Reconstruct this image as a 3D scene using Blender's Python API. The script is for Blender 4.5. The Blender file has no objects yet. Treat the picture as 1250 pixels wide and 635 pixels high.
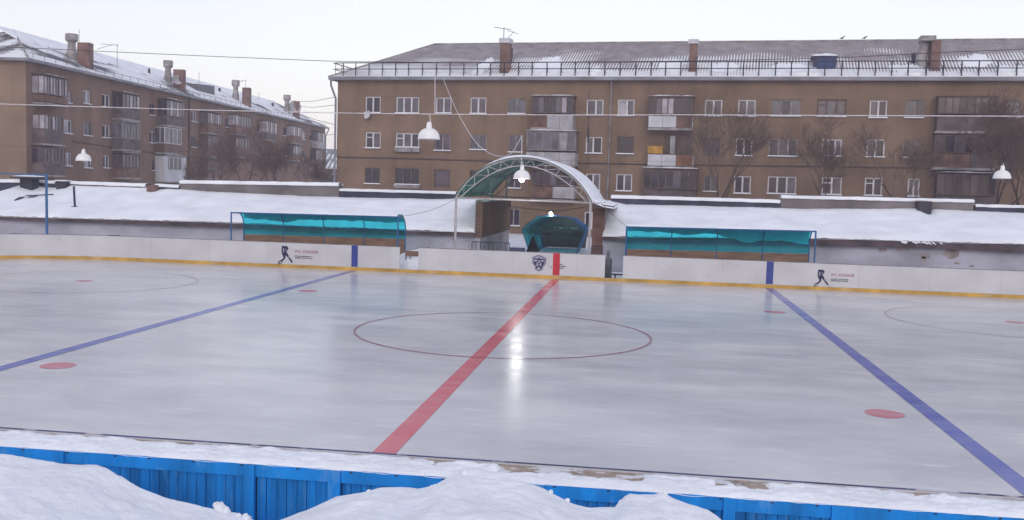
import bpy, math, random
from mathutils import Vector, Matrix, noise
random.seed(7)
sc = bpy.context.scene
col = sc.collection
PI = math.pi

# ------------------------------------------------------------------ camera
FPX = 1181.73
CAM = Vector((3.10315, -22.09015, 3.39357))
CR = Vector((0.99049928, 0.13426495, 0.02973364))
CU = Vector((-0.0395867, 0.07132199, 0.99666748))
CF = Vector((-0.13169685, 0.98837548, -0.07595948))
cam = bpy.data.cameras.new('camera')
camo = bpy.data.objects.new('camera', cam)
col.objects.link(camo)
camo.matrix_world = Matrix(((CR.x, CU.x, -CF.x, CAM.x), (CR.y, CU.y, -CF.y, CAM.y), (CR.z, CU.z, -CF.z, CAM.z), (0, 0, 0, 1)))
cam.sensor_fit = 'HORIZONTAL'
cam.sensor_width = 36
cam.lens = FPX / 1250 * 36
cam.clip_start = 0.1
cam.clip_end = 5000
sc.camera = camo


def ray(x, y):
    return CF + (x - 625) / FPX * CR - (y - 317.5) / FPX * CU


def at(x, y, Y=None, z=None, X=None):
    d = ray(x, y)
    t = (Y - CAM.y) / d.y if Y is not None else ((z - CAM.z) / d.z if z is not None else (X - CAM.x) / d.x)
    return CAM + d * t


def interp(pts, x):
    if x <= pts[0][0]:
        return pts[0][1]
    for (a, b), (c, d) in zip(pts, pts[1:]):
        if x <= c:
            return b + (d - b) * (x - a) / (c - a)
    return pts[-1][1]


def nz(x, y, z=0.0, s=1.0):
    return noise.noise(Vector((x * s, y * s, z * s)))


def fbm(x, y, s=1.0, o=4, seed=0.0):
    v, a = 0.0, 0.5
    for i in range(o):
        v += a * noise.noise(Vector((x * s, y * s, seed + i * 7.3)))
        a *= .5
        s *= 2.1
    return v


# ------------------------------------------------------------------ materials
def mat(name, c, rough=.8, var=.12, scale=3.0, bump=0.0, bscale=None, spec=.3, metal=0.0, stretch=None, c2=None, c2amt=.5, detail=5, marks=None):
    m = bpy.data.materials.new(name)
    m.use_nodes = True
    nt = m.node_tree
    b = nt.nodes['Principled BSDF']
    b.inputs['Roughness'].default_value = rough
    b.inputs['Specular IOR Level'].default_value = spec
    b.inputs['Metallic'].default_value = metal
    tc = nt.nodes.new('ShaderNodeTexCoord')
    mp = nt.nodes.new('ShaderNodeMapping')
    nt.links.new(tc.outputs['Object'], mp.inputs['Vector'])
    if stretch:
        mp.inputs['Scale'].default_value = stretch
    n = nt.nodes.new('ShaderNodeTexNoise')
    n.inputs['Scale'].default_value = scale
    n.inputs['Detail'].default_value = detail
    nt.links.new(mp.outputs[0], n.inputs['Vector'])
    r = nt.nodes.new('ShaderNodeValToRGB')
    d = c2 if c2 else tuple(x * (1 - var * 1.6) for x in c)
    u = tuple(min(1, x * (1 + var)) for x in c)
    r.color_ramp.elements[0].position = .3
    r.color_ramp.elements[0].color = (*d, 1)
    r.color_ramp.elements[1].position = .68 if not c2 else .3 + c2amt * .5
    r.color_ramp.elements[1].color = (*u, 1)
    nt.links.new(n.outputs['Fac'], r.inputs['Fac'])
    base_out = r.outputs['Color']
    if marks:
        mc, thr, mst, amt = marks
        mp2 = nt.nodes.new('ShaderNodeMapping')
        nt.links.new(tc.outputs['Object'], mp2.inputs['Vector'])
        mp2.inputs['Scale'].default_value = mst
        mp2.inputs['Rotation'].default_value = (0, .06, 0)
        n4 = nt.nodes.new('ShaderNodeTexNoise')
        n4.inputs['Scale'].default_value = 1
        n4.inputs['Detail'].default_value = 4
        n4.inputs['Roughness'].default_value = .6
        nt.links.new(mp2.outputs[0], n4.inputs['Vector'])
        q = nt.nodes.new('ShaderNodeMapRange')
        q.inputs[1].default_value, q.inputs[2].default_value, q.inputs[3].default_value, q.inputs[4].default_value = thr, thr + .05, 0, amt
        nt.links.new(n4.outputs['Fac'], q.inputs[0])
        x = nt.nodes.new('ShaderNodeMix')
        x.data_type = 'RGBA'
        nt.links.new(q.outputs[0], x.inputs['Factor'])
        nt.links.new(base_out, x.inputs[6])
        x.inputs[7].default_value = (*mc, 1)
        base_out = x.outputs[2]
    nt.links.new(base_out, b.inputs['Base Color'])
    if bump:
        n2 = nt.nodes.new('ShaderNodeTexNoise')
        n2.inputs['Scale'].default_value = bscale or scale * 3
        n2.inputs['Detail'].default_value = 6
        nt.links.new(mp.outputs[0], n2.inputs['Vector'])
        bp = nt.nodes.new('ShaderNodeBump')
        bp.inputs['Strength'].default_value = bump
        bp.inputs['Distance'].default_value = .05
        nt.links.new(n2.outputs['Fac'], bp.inputs['Height'])
        nt.links.new(bp.outputs['Normal'], b.inputs['Normal'])
    m['bsdf'] = b.name
    return m


def emit(name, c, s):
    m = bpy.data.materials.new(name)
    m.use_nodes = True
    b = m.node_tree.nodes['Principled BSDF']
    b.inputs['Base Color'].default_value = (1, 1, 1, 1)
    b.inputs['Emission Color'].default_value = (*c, 1)
    b.inputs['Emission Strength'].default_value = s
    return m


def poly_carb(name, tint, opac, rough=.15):
    """tinted translucent plastic sheet"""
    m = bpy.data.materials.new(name)
    m.use_nodes = True
    nt = m.node_tree
    b = nt.nodes['Principled BSDF']
    b.inputs['Roughness'].default_value = rough
    out = nt.nodes['Material Output']
    tr = nt.nodes.new('ShaderNodeBsdfTransparent')
    tr.inputs['Color'].default_value = (*tint, 1)
    mx = nt.nodes.new('ShaderNodeMixShader')
    tc = nt.nodes.new('ShaderNodeTexCoord')
    n = nt.nodes.new('ShaderNodeTexNoise')
    n.inputs['Scale'].default_value = 2.2
    n.inputs['Detail'].default_value = 4
    nt.links.new(tc.outputs['Object'], n.inputs['Vector'])
    mr = nt.nodes.new('ShaderNodeMapRange')
    mr.inputs['From Min'].default_value = .3
    mr.inputs['From Max'].default_value = .7
    mr.inputs['To Min'].default_value = max(0, opac - .12)
    mr.inputs['To Max'].default_value = min(1, opac + .12)
    nt.links.new(n.outputs['Fac'], mr.inputs['Value'])
    nt.links.new(mr.outputs[0], mx.inputs['Fac'])
    nt.links.new(tr.outputs[0], mx.inputs[1])
    nt.links.new(b.outputs[0], mx.inputs[2])
    nt.links.new(mx.outputs[0], out.inputs['Surface'])
    b.inputs['Base Color'].default_value = (tint[0] * .5 + .01, tint[1] * .45, tint[2] * .45, 1)
    return m


SNOW = mat('snow', (.80, .82, .88), .75, .07, .8, .6, 4, .25)
SNOWD = mat('trodden_snow', (.74, .76, .83), .8, .12, 2.5, .6, 7, .25)
SNOWB = mat('bank_snow', (.82, .84, .90), .7, .06, 2.2, .6, 11, .3)
WHITE = mat('white_paint', (.53, .53, .57), .35, .07, .9, 0, None, .5, marks=((.20, .19, .22), .66, (1.6, 1, 9), .5))
SHADEW = mat('enamel_white', (.78, .78, .80), .25, .04, 6, 0, None, .5)
YEL = mat('yellow_kick', (.52, .31, .06), .45, .25, 1.2, 0, None, .4, marks=((.62, .60, .60), .62, (.9, 1, 7), .25))
REDP = mat('red_paint', (.50, .02, .045), .4, .1, 3, 0, None, .4)
BLUEP = mat('navy_blue_paint', (.025, .045, .26), .4, .12, 3, 0, None, .4)
INK = mat('navy_ink', (.02, .018, .075), .5, .2, 20)
INKR = mat('red_ink', (.33, .06, .10), .5, .2, 20)
INKG = mat('grey_ink', (.10, .09, .14), .5, .2, 20)
EMBW = mat('emblem_grey', (.36, .36, .50), .5, .1, 20)
FBLUE = mat('fence_blue', (.006, .24, .68), .55, .2, 1.4, .3, 30, .3, stretch=(3, 3, .5), marks=((.10, .30, .62), .60, (5, 5, 3), .5))
FBLUED = mat('fence_plank_blue', (.005, .20, .58), .6, .3, 1.7, .4, 24, .3, stretch=(6, 6, .5), marks=((.06, .24, .52), .58, (14, 14, 2), .5))
WOOD = mat('bare_plywood', (.37, .29, .24), .8, .25, 4, .3, 20, marks=((.72, .73, .79), .47, (3.5, 7, 1), .85))
BROWNPLY = mat('brown_plywood', (.22, .135, .10), .7, .25, 2.5, .1, 10, stretch=(.5, 1, 3))
STEELB = mat('blue_steel', (.015, .11, .30), .4, .2, 4, 0, None, .5)
STEELW = mat('white_steel', (.40, .38, .41), .45, .15, 5, 0, None, .4)
DARKST = mat('dark_steel', (.03, .03, .05), .5, .25, 6)
NAVYST = mat('navy_steel', (.025, .025, .085), .5, .25, 4)
CABLEW = mat('frosted_cable', (.62, .60, .64), .8, .15, 6)
CABLED = mat('dark_cable', (.05, .045, .055), .7, .2, 6)
PLAST = mat('grey_plaster', (.36, .36, .43), .9, .2, .55, .2, 9, .2, stretch=(1, 1, 1.8))
PLASTW = mat('white_plaster', (.46, .46, .54), .9, .18, .7, .2, 9, .2)
FASCIA = mat('dark_fascia', (.085, .062, .075), .8, .35, 1.3)
PARA = mat('navy_parapet', (.055, .055, .095), .8, .35, .8)
PARAG = mat('grey_parapet', (.17, .15, .16), .85, .25, .9)
CHIM = mat('chimney_brick', (.19, .115, .105), .9, .25, 1.2, .3, 8)
VENTM = mat('grey_concrete', (.30, .28, .29), .9, .3, 1.6, .3, 8)
ROOFEDGE = mat('zinc_gutter', (.20, .20, .24), .5, .25, .7, 0, None, .4)
FRW = mat('white_frame', (.58, .56, .60), .5, .12, 2)
FRB = mat('brown_frame', (.11, .075, .075), .6, .3, 2)
FRG = mat('grey_frame', (.22, .20, .22), .6, .3, 2)
BALP = mat('pale_balcony_panel', (.33, .32, .35), .7, .2, 1.5)
BALD = mat('dark_balcony_panel', (.105, .08, .085), .7, .3, 1.5)
BALB = mat('brown_balcony_panel', (.15, .085, .07), .7, .3, 1.5)
BALO = mat('orange_balcony_panel', (.22, .105, .065), .7, .3, 1.5)
BALY = mat('yellow_board', (.42, .22, .05), .7, .2, 1.5)
BALW = mat('white_balcony_panel', (.50, .50, .55), .6, .12, 1.0)
BARK = mat('bark', (.055, .042, .042), .95, .3, 6)
TWIG = mat('twig', (.12, .085, .08), .95, .3, 6)
RUBBER = mat('rubber', (.02, .02, .025), .8, .2, 8)
TARP = mat('dark_tarp', (.012, .016, .045), .6, .4, 3)
SLATB = mat('blue_sheet', (.015, .05, .20), .5, .3, 1.5)
GREYM = mat('grey_metal', (.10, .10, .125), .5, .25, 5, 0, None, .4)
CHERRY = mat('far_wall', (.16, .13, .14), .9, .2, 1)
SLATEFAR = mat('far_roof', (.30, .30, .34), .9, .5, .6)

GL = []
for nm, c in (('dark_glass', (.02, .015, .03)), ('dusky_glass', (.028, .022, .045)), ('grey_glass', (.095, .088, .122)), ('curtain_glass', (.33, .31, .37)), ('mauve_glass', (.085, .065, .09))):
    g = mat(nm, c, .12, .30, 1.1, 0, None, .6)
    GL.append(g)
TEAL = poly_carb('teal_polycarbonate', (.06, .74, .82), .16, .12)
TEALD = poly_carb('dark_teal_polycarbonate', (.01, .42, .48), .55, .25)
GREEN = poly_carb('green_polycarbonate', (.01, .50, .38), .78, .3)


def facade_mat(name, c, c2, mortar):
    """painted brick with weathering: fine courses, vertical dirt streaks, cloudy patches"""
    m = bpy.data.materials.new(name)
    m.use_nodes = True
    nt = m.node_tree
    L = nt.links
    b = nt.nodes['Principled BSDF']
    b.inputs['Roughness'].default_value = .92
    b.inputs['Specular IOR Level'].default_value = .15
    tc = nt.nodes.new('ShaderNodeTexCoord')
    sw = nt.nodes.new('ShaderNodeMapping')
    sw.inputs['Rotation'].default_value = (PI / 2, 0, 0)
    L.new(tc.outputs['Object'], sw.inputs['Vector'])
    br = nt.nodes.new('ShaderNodeTexBrick')
    br.inputs['Scale'].default_value = 1
    br.inputs['Brick Width'].default_value = .26
    br.inputs['Row Height'].default_value = .085
    br.inputs['Mortar Size'].default_value = .01
    br.inputs['Color1'].default_value = (*c, 1)
    br.inputs['Color2'].default_value = (*c2, 1)
    br.inputs['Mortar'].default_value = (*mortar, 1)
    L.new(sw.outputs[0], br.inputs['Vector'])
    n1 = nt.nodes.new('ShaderNodeTexNoise')
    n1.inputs['Scale'].default_value = .35
    n1.inputs['Detail'].default_value = 6
    L.new(tc.outputs['Object'], n1.inputs['Vector'])
    mp = nt.nodes.new('ShaderNodeMapping')
    mp.inputs['Scale'].default_value = (.8, .8, .10)
    L.new(tc.outputs['Object'], mp.inputs['Vector'])
    n2 = nt.nodes.new('ShaderNodeTexNoise')
    n2.inputs['Scale'].default_value = 1
    n2.inputs['Detail'].default_value = 4
    L.new(mp.outputs[0], n2.inputs['Vector'])
    r1 = nt.nodes.new('ShaderNodeMapRange')
    r1.inputs[1].default_value, r1.inputs[2].default_value, r1.inputs[3].default_value, r1.inputs[4].default_value = .3, .7, .78, 1.15
    L.new(n1.outputs['Fac'], r1.inputs[0])
    r2 = nt.nodes.new('ShaderNodeMapRange')
    r2.inputs[1].default_value, r2.inputs[2].default_value, r2.inputs[3].default_value, r2.inputs[4].default_value = .3, .65, .84, 1.06
    L.new(n2.outputs['Fac'], r2.inputs[0])
    mu = nt.nodes.new('ShaderNodeMath')
    mu.operation = 'MULTIPLY'
    L.new(r1.outputs[0], mu.inputs[0])
    L.new(r2.outputs[0], mu.inputs[1])
    vm = nt.nodes.new('ShaderNodeVectorMath')
    vm.operation = 'SCALE'
    L.new(br.outputs['Color'], vm.inputs[0])
    L.new(mu.outputs[0], vm.inputs['Scale'])
    L.new(vm.outputs[0], b.inputs['Base Color'])
    return m


BRICKR = facade_mat('ochre_brown_brick', (.215, .142, .102), (.185, .122, .09), (.20, .145, .11))
BRICKL = facade_mat('red_brown_brick', (.240, .150, .118), (.205, .128, .102), (.215, .15, .125))
BRICKE = facade_mat('ochre_end_brick', (.25, .165, .115), (.22, .145, .10), (.22, .16, .12))
BRICKS = facade_mat('shed_brick', (.14, .088, .07), (.11, .068, .058), (.17, .13, .12))


def slate_mat(name, base, lo, hi, amt, period, seed, wamp=.9, grad=2.2, ngain=6.0):
    """corrugated slate with snow lying in its troughs and in drifts low on the slope (object z from lo to hi)"""
    m = bpy.data.materials.new(name)
    m.use_nodes = True
    nt = m.node_tree
    L = nt.links
    N = nt.nodes.new
    b = nt.nodes['Principled BSDF']
    b.inputs['Roughness'].default_value = .85
    b.inputs['Specular IOR Level'].default_value = .2
    tc = N('ShaderNodeTexCoord')
    sep = N('ShaderNodeSeparateXYZ')
    L.new(tc.outputs['Object'], sep.inputs[0])

    def math_(op, a, bb=None):
        q = N('ShaderNodeMath')
        q.operation = op
        for i, v in enumerate((a, bb)):
            if v is None:
                continue
            if isinstance(v, (int, float)):
                q.inputs[i].default_value = v
            else:
                L.new(v, q.inputs[i])
        return q.outputs[0]
    wave = math_('SINE', math_('MULTIPLY', sep.outputs['X'], 2 * PI / period))
    mr = N('ShaderNodeMapRange')
    mr.inputs[1].default_value, mr.inputs[2].default_value = lo, hi
    mr.inputs[3].default_value, mr.inputs[4].default_value = amt, amt - grad
    L.new(sep.outputs['Z'], mr.inputs[0])
    mp = N('ShaderNodeMapping')
    mp.inputs['Location'].default_value = (seed, seed, 0)
    mp.inputs['Scale'].default_value = (.16, .35, .6)
    L.new(tc.outputs['Object'], mp.inputs['Vector'])
    n = N('ShaderNodeTexNoise')
    n.inputs['Scale'].default_value = 1
    n.inputs['Detail'].default_value = 5
    n.inputs['Roughness'].default_value = .55
    L.new(mp.outputs[0], n.inputs['Vector'])
    nn = math_('MULTIPLY', math_('SUBTRACT', n.outputs['Fac'], .5), ngain)
    s = math_('ADD', math_('ADD', nn, mr.outputs[0]), math_('MULTIPLY', wave, wamp))
    cl = N('ShaderNodeClamp')
    L.new(math_('ADD', math_('MULTIPLY', s, 2.5), .5), cl.inputs[0])
    n3 = N('ShaderNodeTexNoise')
    n3.inputs['Scale'].default_value = 1.2
    n3.inputs['Detail'].default_value = 6
    L.new(tc.outputs['Object'], n3.inputs['Vector'])
    cr = N('ShaderNodeValToRGB')
    cr.color_ramp.elements[0].position = .3
    cr.color_ramp.elements[0].color = (*(x * .75 for x in base), 1)
    cr.color_ramp.elements[1].position = .7
    cr.color_ramp.elements[1].color = (*(x * 1.15 for x in base), 1)
    L.new(n3.outputs['Fac'], cr.inputs[0])
    mx = N('ShaderNodeMix')
    mx.data_type = 'RGBA'
    L.new(cl.outputs[0], mx.inputs['Factor'])
    L.new(cr.outputs[0], mx.inputs[6])
    mx.inputs[7].default_value = (.78, .79, .85, 1)
    L.new(mx.outputs[2], b.inputs['Base Color'])
    bp = N('ShaderNodeBump')
    bp.inputs['Strength'].default_value = .5
    bp.inputs['Distance'].default_value = .05
    L.new(wave, bp.inputs['Height'])
    L.new(bp.outputs[0], b.inputs['Normal'])
    return m


def ice_mat(name, paint=None, fade=.35, coat=True):
    """ice sheet: cloudy white ice, skate scratches along its length, glossy; paint lies under the ice and fades"""
    m = bpy.data.materials.new(name)
    m.use_nodes = True
    nt = m.node_tree
    L = nt.links
    N = nt.nodes.new
    b = nt.nodes['Principled BSDF']
    tc = N('ShaderNodeTexCoord')

    def ntex(scale, stretch, detail=5, rough=.55):
        mp = N('ShaderNodeMapping')
        mp.inputs['Scale'].default_value = stretch
        mp.inputs['Rotation'].default_value = (0, 0, math.radians(random.uniform(-3, 3)))
        L.new(tc.outputs['Object'], mp.inputs['Vector'])
        n = N('ShaderNodeTexNoise')
        n.inputs['Scale'].default_value = scale
        n.inputs['Detail'].default_value = detail
        n.inputs['Roughness'].default_value = rough
        L.new(mp.outputs[0], n.inputs['Vector'])
        return n.outputs['Fac']

    def rng(v, a, bb, c, d):
        r = N('ShaderNodeMapRange')
        r.inputs[1].default_value, r.inputs[2].default_value, r.inputs[3].default_value, r.inputs[4].default_value = a, bb, c, d
        L.new(v, r.inputs[0])
        return r.outputs[0]
    cloud = ntex(.5, (.55, 1, 1), 7, .62)
    scr = ntex(1.5, (.42, 2.4, 1), 9, .72)
    cr = N('ShaderNodeValToRGB')
    e = cr.color_ramp.elements
    e[0].position, e[0].color = .32, (.42, .42, .47, 1)
    e[1].position, e[1].color = .66, (.63, .625, .65, 1)
    L.new(cloud, cr.inputs[0])
    colr = cr.outputs[0]
    # white scuffs
    mx = N('ShaderNodeMix')
    mx.data_type = 'RGBA'
    L.new(rng(scr, .57, .70, 0, .7), mx.inputs['Factor'])
    L.new(colr, mx.inputs[6])
    mx.inputs[7].default_value = (.78, .79, .82, 1)
    colr = mx.outputs[2]
    # skate cuts crossing at several angles
    for ang, sc_, thr in ((24, 2.2, .66), (-31, 1.8, .67), (63, 1.5, .68)):
        mp = N('ShaderNodeMapping')
        mp.inputs['Rotation'].default_value = (0, 0, math.radians(ang))
        mp.inputs['Scale'].default_value = (.25, 9, 1)
        wn = N('ShaderNodeTexNoise')
        wn.inputs['Scale'].default_value = .35
        L.new(tc.outputs['Object'], wn.inputs['Vector'])
        wa = N('ShaderNodeVectorMath')
        wa.operation = 'SCALE'
        wa.inputs['Scale'].default_value = 3.0
        L.new(wn.outputs['Color'], wa.inputs[0])
        wb = N('ShaderNodeVectorMath')
        L.new(tc.outputs['Object'], wb.inputs[0])
        L.new(wa.outputs[0], wb.inputs[1])
        L.new(wb.outputs[0], mp.inputs['Vector'])
        nq = N('ShaderNodeTexNoise')
        nq.inputs['Scale'].default_value = sc_
        nq.inputs['Detail'].default_value = 6
        nq.inputs['Roughness'].default_value = .65
        L.new(mp.outputs[0], nq.inputs['Vector'])
        m2 = N('ShaderNodeMix')
        m2.data_type = 'RGBA'
        L.new(rng(nq.outputs['Fac'], thr - .04, thr + .04, 0, .38), m2.inputs['Factor'])
        L.new(colr, m2.inputs[6])
        m2.inputs[7].default_value = (.76, .77, .80, 1)
        colr = m2.outputs[2]
    if paint:
        px = N('ShaderNodeMix')
        px.data_type = 'RGBA'
        L.new(rng(ntex(1.6, (.5, 1.4, 1)), .35, .65, fade * .4, min(1, fade * 1.6)), px.inputs['Factor'])
        px.inputs[6].default_value = (*paint, 1)
        L.new(colr, px.inputs[7])
        colr = px.outputs[2]
    L.new(colr, b.inputs['Base Color'])
    b.inputs['IOR'].default_value = 1.31
    b.inputs['Specular IOR Level'].default_value = .5
    L.new(rng(ntex(.9, (.3, 1.6, 1)), .3, .7, .13, .28), b.inputs['Roughness'])
    bp = N('ShaderNodeBump')
    bp.inputs['Strength'].default_value = .22
    bp.inputs['Distance'].default_value = .01
    L.new(ntex(3.4, (.45, 1.8, 1), 8, .65), bp.inputs['Height'])
    L.new(bp.outputs[0], b.inputs['Normal'])
    return m


ICE = ice_mat('rink_ice')
ICER = ice_mat('red_line_ice', (.58, .025, .07), .11)
ICERD = ice_mat('red_spot_ice', (.52, .045, .105), .24)
ICERT = ice_mat('thin_red_ice', (.30, .035, .10), .24)
ICERF = ice_mat('faded_red_ice', (.22, .06, .12), .50)
ICEB = ice_mat('blue_line_ice', (.022, .055, .40), .12)


# ------------------------------------------------------------------ mesh builder
class MB:
    def __init__(s):
        s.v, s.f, s.m = [], [], []

    def add(s, vs, fs, mi=0):
        o = len(s.v)
        s.v += [tuple(v) for v in vs]
        s.f += [tuple(i + o for i in f) for f in fs]
        s.m += [mi] * len(fs)
        return s

    def box(s, x0, x1, y0, y1, z0, z1, mi=0):
        return s.add([(x0, y0, z0), (x1, y0, z0), (x1, y1, z0), (x0, y1, z0), (x0, y0, z1), (x1, y0, z1), (x1, y1, z1), (x0, y1, z1)],
                     [(0, 3, 2, 1), (4, 5, 6, 7), (0, 1, 5, 4), (1, 2, 6, 5), (2, 3, 7, 6), (3, 0, 4, 7)], mi)

    def quad(s, a, b, c, d, mi=0):
        return s.add([a, b, c, d], [(0, 1, 2, 3)], mi)

    def prism(s, pts, d, mi=0):
        """polygon pts extruded by vector d"""
        n = len(pts)
        d = Vector(d)
        vs = [Vector(p) for p in pts] + [Vector(p) + d for p in pts]
        fs = [tuple(range(n))[::-1], tuple(range(n, 2 * n))] + [(i, (i + 1) % n, n + (i + 1) % n, n + i) for i in range(n)]
        return s.add(vs, fs, mi)

    def tube(s, path, r, n=6, mi=0, cap=True):
        P = [Vector(p) for p in path]
        if not hasattr(r, '__len__'):
            r = [r] * len(P)
        o = []
        up = None
        vs, fs = [], []
        for i, p in enumerate(P):
            t = (P[min(i + 1, len(P) - 1)] - P[max(i - 1, 0)])
            if t.length < 1e-9:
                t = Vector((0, 0, 1))
            t.normalize()
            if up is None:
                up = Vector((0, 0, 1)) if abs(t.z) < .9 else Vector((1, 0, 0))
            a = t.cross(up)
            if a.length < 1e-6:
                a = t.cross(Vector((1, 0, 0)))
            a.normalize()
            bb = a.cross(t)
            up = bb
            for k in range(n):
                q = 2 * PI * k / n
                vs.append(p + a * (math.cos(q) * r[i]) + bb * (math.sin(q) * r[i]))
        for i in range(len(P) - 1):
            for k in range(n):
                fs.append((i * n + k, i * n + (k + 1) % n, (i + 1) * n + (k + 1) % n, (i + 1) * n + k))
        if cap:
            fs.append(tuple(range(n))[::-1])
            fs.append(tuple((len(P) - 1) * n + k for k in range(n)))
        return s.add(vs, fs, mi)

    def bar(s, a, b, w, h=None, mi=0):
        return s.tube([a, b], w * .5, 4 if h is None else h, mi)

    def lathe(s, prof, c=(0, 0, 0), n=24, mi=0):
        vs, fs = [], []
        for r, z in prof:
            for k in range(n):
                q = 2 * PI * k / n
                vs.append((c[0] + r * math.cos(q), c[1] + r * math.sin(q), c[2] + z))
        for i in range(len(prof) - 1):
            for k in range(n):
                fs.append((i * n + k, i * n + (k + 1) % n, (i + 1) * n + (k + 1) % n, (i + 1) * n + k))
        return s.add(vs, fs, mi)

    def grid(s, nu, nv, fn, mi=0):
        vs = [fn(i / nu, j / nv) for j in range(nv + 1) for i in range(nu + 1)]
        w = nu + 1
        fs = [(j * w + i, j * w + i + 1, (j + 1) * w + i + 1, (j + 1) * w + i) for j in range(nv) for i in range(nu)]
        return s.add(vs, fs, mi)

    def build(s, name, mats, parent=None, smooth=False):
        me = bpy.data.meshes.new(name)
        me.from_pydata(s.v, [], s.f)
        if not isinstance(mats, (list, tuple)):
            mats = [mats]
        for m in mats:
            me.materials.append(m)
        if len(mats) > 1:
            me.polygons.foreach_set('material_index', s.m)
        if smooth:
            me.polygons.foreach_set('use_smooth', [True] * len(me.polygons))
        me.update()
        o = bpy.data.objects.new(name, me)
        col.objects.link(o)
        if parent:
            o.parent = parent
        return o


def tag(o, label=None, cat=None, group=None, kind=None):
    if label:
        o['label'] = label
    if cat:
        o['category'] = cat
    if group:
        o['group'] = group
    if kind:
        o['kind'] = kind
    return o


def thing(name, label, cat, loc=(0, 0, 0), rz=0, group=None):
    o = bpy.data.objects.new(name, None)
    col.objects.link(o)
    o.location = loc
    o.rotation_euler = (0, 0, rz)
    o.empty_display_size = .2
    return tag(o, label, cat, group)


# ------------------------------------------------------------------ ground and ice
g = MB().grid(60, 60, lambda u, v: (-400 + 800 * u, -300 + 800 * v, -.14)).build('ground', SNOWD)
tag(g, kind='structure')
HL, RW, CRAD = 25.0, 13.72, 8.0


def rink_outline(off=0.0, n=14):
    pts = []
    for cx, cy, a0 in ((HL - CRAD, RW - CRAD, 0), (-HL + CRAD, RW - CRAD, PI / 2), (-HL + CRAD, -RW + CRAD, PI), (HL - CRAD, -RW + CRAD, 1.5 * PI)):
        for k in range(n + 1):
            a = a0 + PI / 2 * k / n
            pts.append((cx + (CRAD + off) * math.cos(a), cy + (CRAD + off) * math.sin(a)))
    return pts


p = rink_outline(.06)
ice = MB().add([(x, y, 0) for x, y in p], [tuple(range(len(p)))]).build('ice', ICE)
tag(ice, kind='structure')


def strip(name, x, w, m, y0=-RW + .02, y1=RW - .1, z=.004):
    o = MB().quad((x - w / 2, y0, z), (x + w / 2, y0, z), (x + w / 2, y1, z), (x - w / 2, y1, z)).build(name, m)
    return tag(o, kind='structure')


strip('red_line', 0, .30, ICER)
BX = 7.744
strip('blue_line', -BX, .28, ICEB)
strip('blue_line', BX, .28, ICEB)
for gx in (-21, 21):
    strip('goal_line', gx, .05, ICER, -RW + 1.6, RW - 1.6)


def ring(name, cx, cy, r, w, m, z=.008, n=120):
    mb = MB()
    vs, fs = [], []
    for k in range(n):
        a = 2 * PI * k / n
        for q in (r - w / 2, r + w / 2):
            vs.append((cx + q * math.cos(a), cy + q * math.sin(a), z))
    for k in range(n):
        j = (k + 1) % n
        fs.append((2 * k, 2 * k + 1, 2 * j + 1, 2 * j))
    return tag(mb.add(vs, fs).build(name, m), kind='structure')


def spot(name, cx, cy, r=.3):
    mb = MB()
    n = 40
    vs = [(cx, cy, .004)] + [(cx + r * math.cos(2 * PI * k / n), cy + r * math.sin(2 * PI * k / n), .004) for k in range(n)]
    mb.add(vs, [(0, k + 1, (k + 1) % n + 1) for k in range(n)])
    return tag(mb.build(name, ICERD), kind='structure')


ring('centre_circle', 0, 0, 3.41, .055, ICERT, .0085)
for cx, cy in ((-14.35, 6.4), (13.6, 6.6), (-14.2, -6.4), (13.8, -6.4)):
    ring('faceoff_circle', cx, cy, 3.41, .04, ICERF)
    spot('faceoff_spot', cx, cy, .26)
for cx, cy in ((-7, -6.42), (7, -6.42), (-7, 6.42), (7, 6.42)):
    spot('faceoff_spot', cx, cy, .30)

# ------------------------------------------------------------------ far boards (three stretches with two open gates between)
BH = .955


def board_path(xa, xb):
    """points of the far board face from X=xa to X=xb, following the left corner"""
    pts = []
    x = xa
    xs = [xa + (xb - xa) * i / 60 for i in range(61)]
    for x in xs:
        y = RW
        if x < -HL + CRAD:
            d = -HL + CRAD - x
            y = RW - CRAD + math.sqrt(max(0, CRAD ** 2 - d * d))
        elif x > HL - CRAD:
            d = x - HL + CRAD
            y = RW - CRAD + math.sqrt(max(0, CRAD ** 2 - d * d))
        pts.append((x, y))
    return pts


def board_strip(pts, z0, z1, y0, y1, name, m, parent):
    mb = MB()
    vs, fs = [], []
    n = len(pts)
    for x, y in pts:
        vs += [(x, y + y0, z0), (x, y + y1, z0), (x, y + y1, z1), (x, y + y0, z1)]
    for i in range(n - 1):
        a, b = 4 * i, 4 * i + 4
        for k in range(4):
            fs.append((a + k, a + (k + 1) % 4, b + (k + 1) % 4, b + k))
    fs += [(0, 3, 2, 1), (4 * n - 4, 4 * n - 3, 4 * n - 2, 4 * n - 1)]
    return mb.add(vs, fs).build(name, m, parent)


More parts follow.
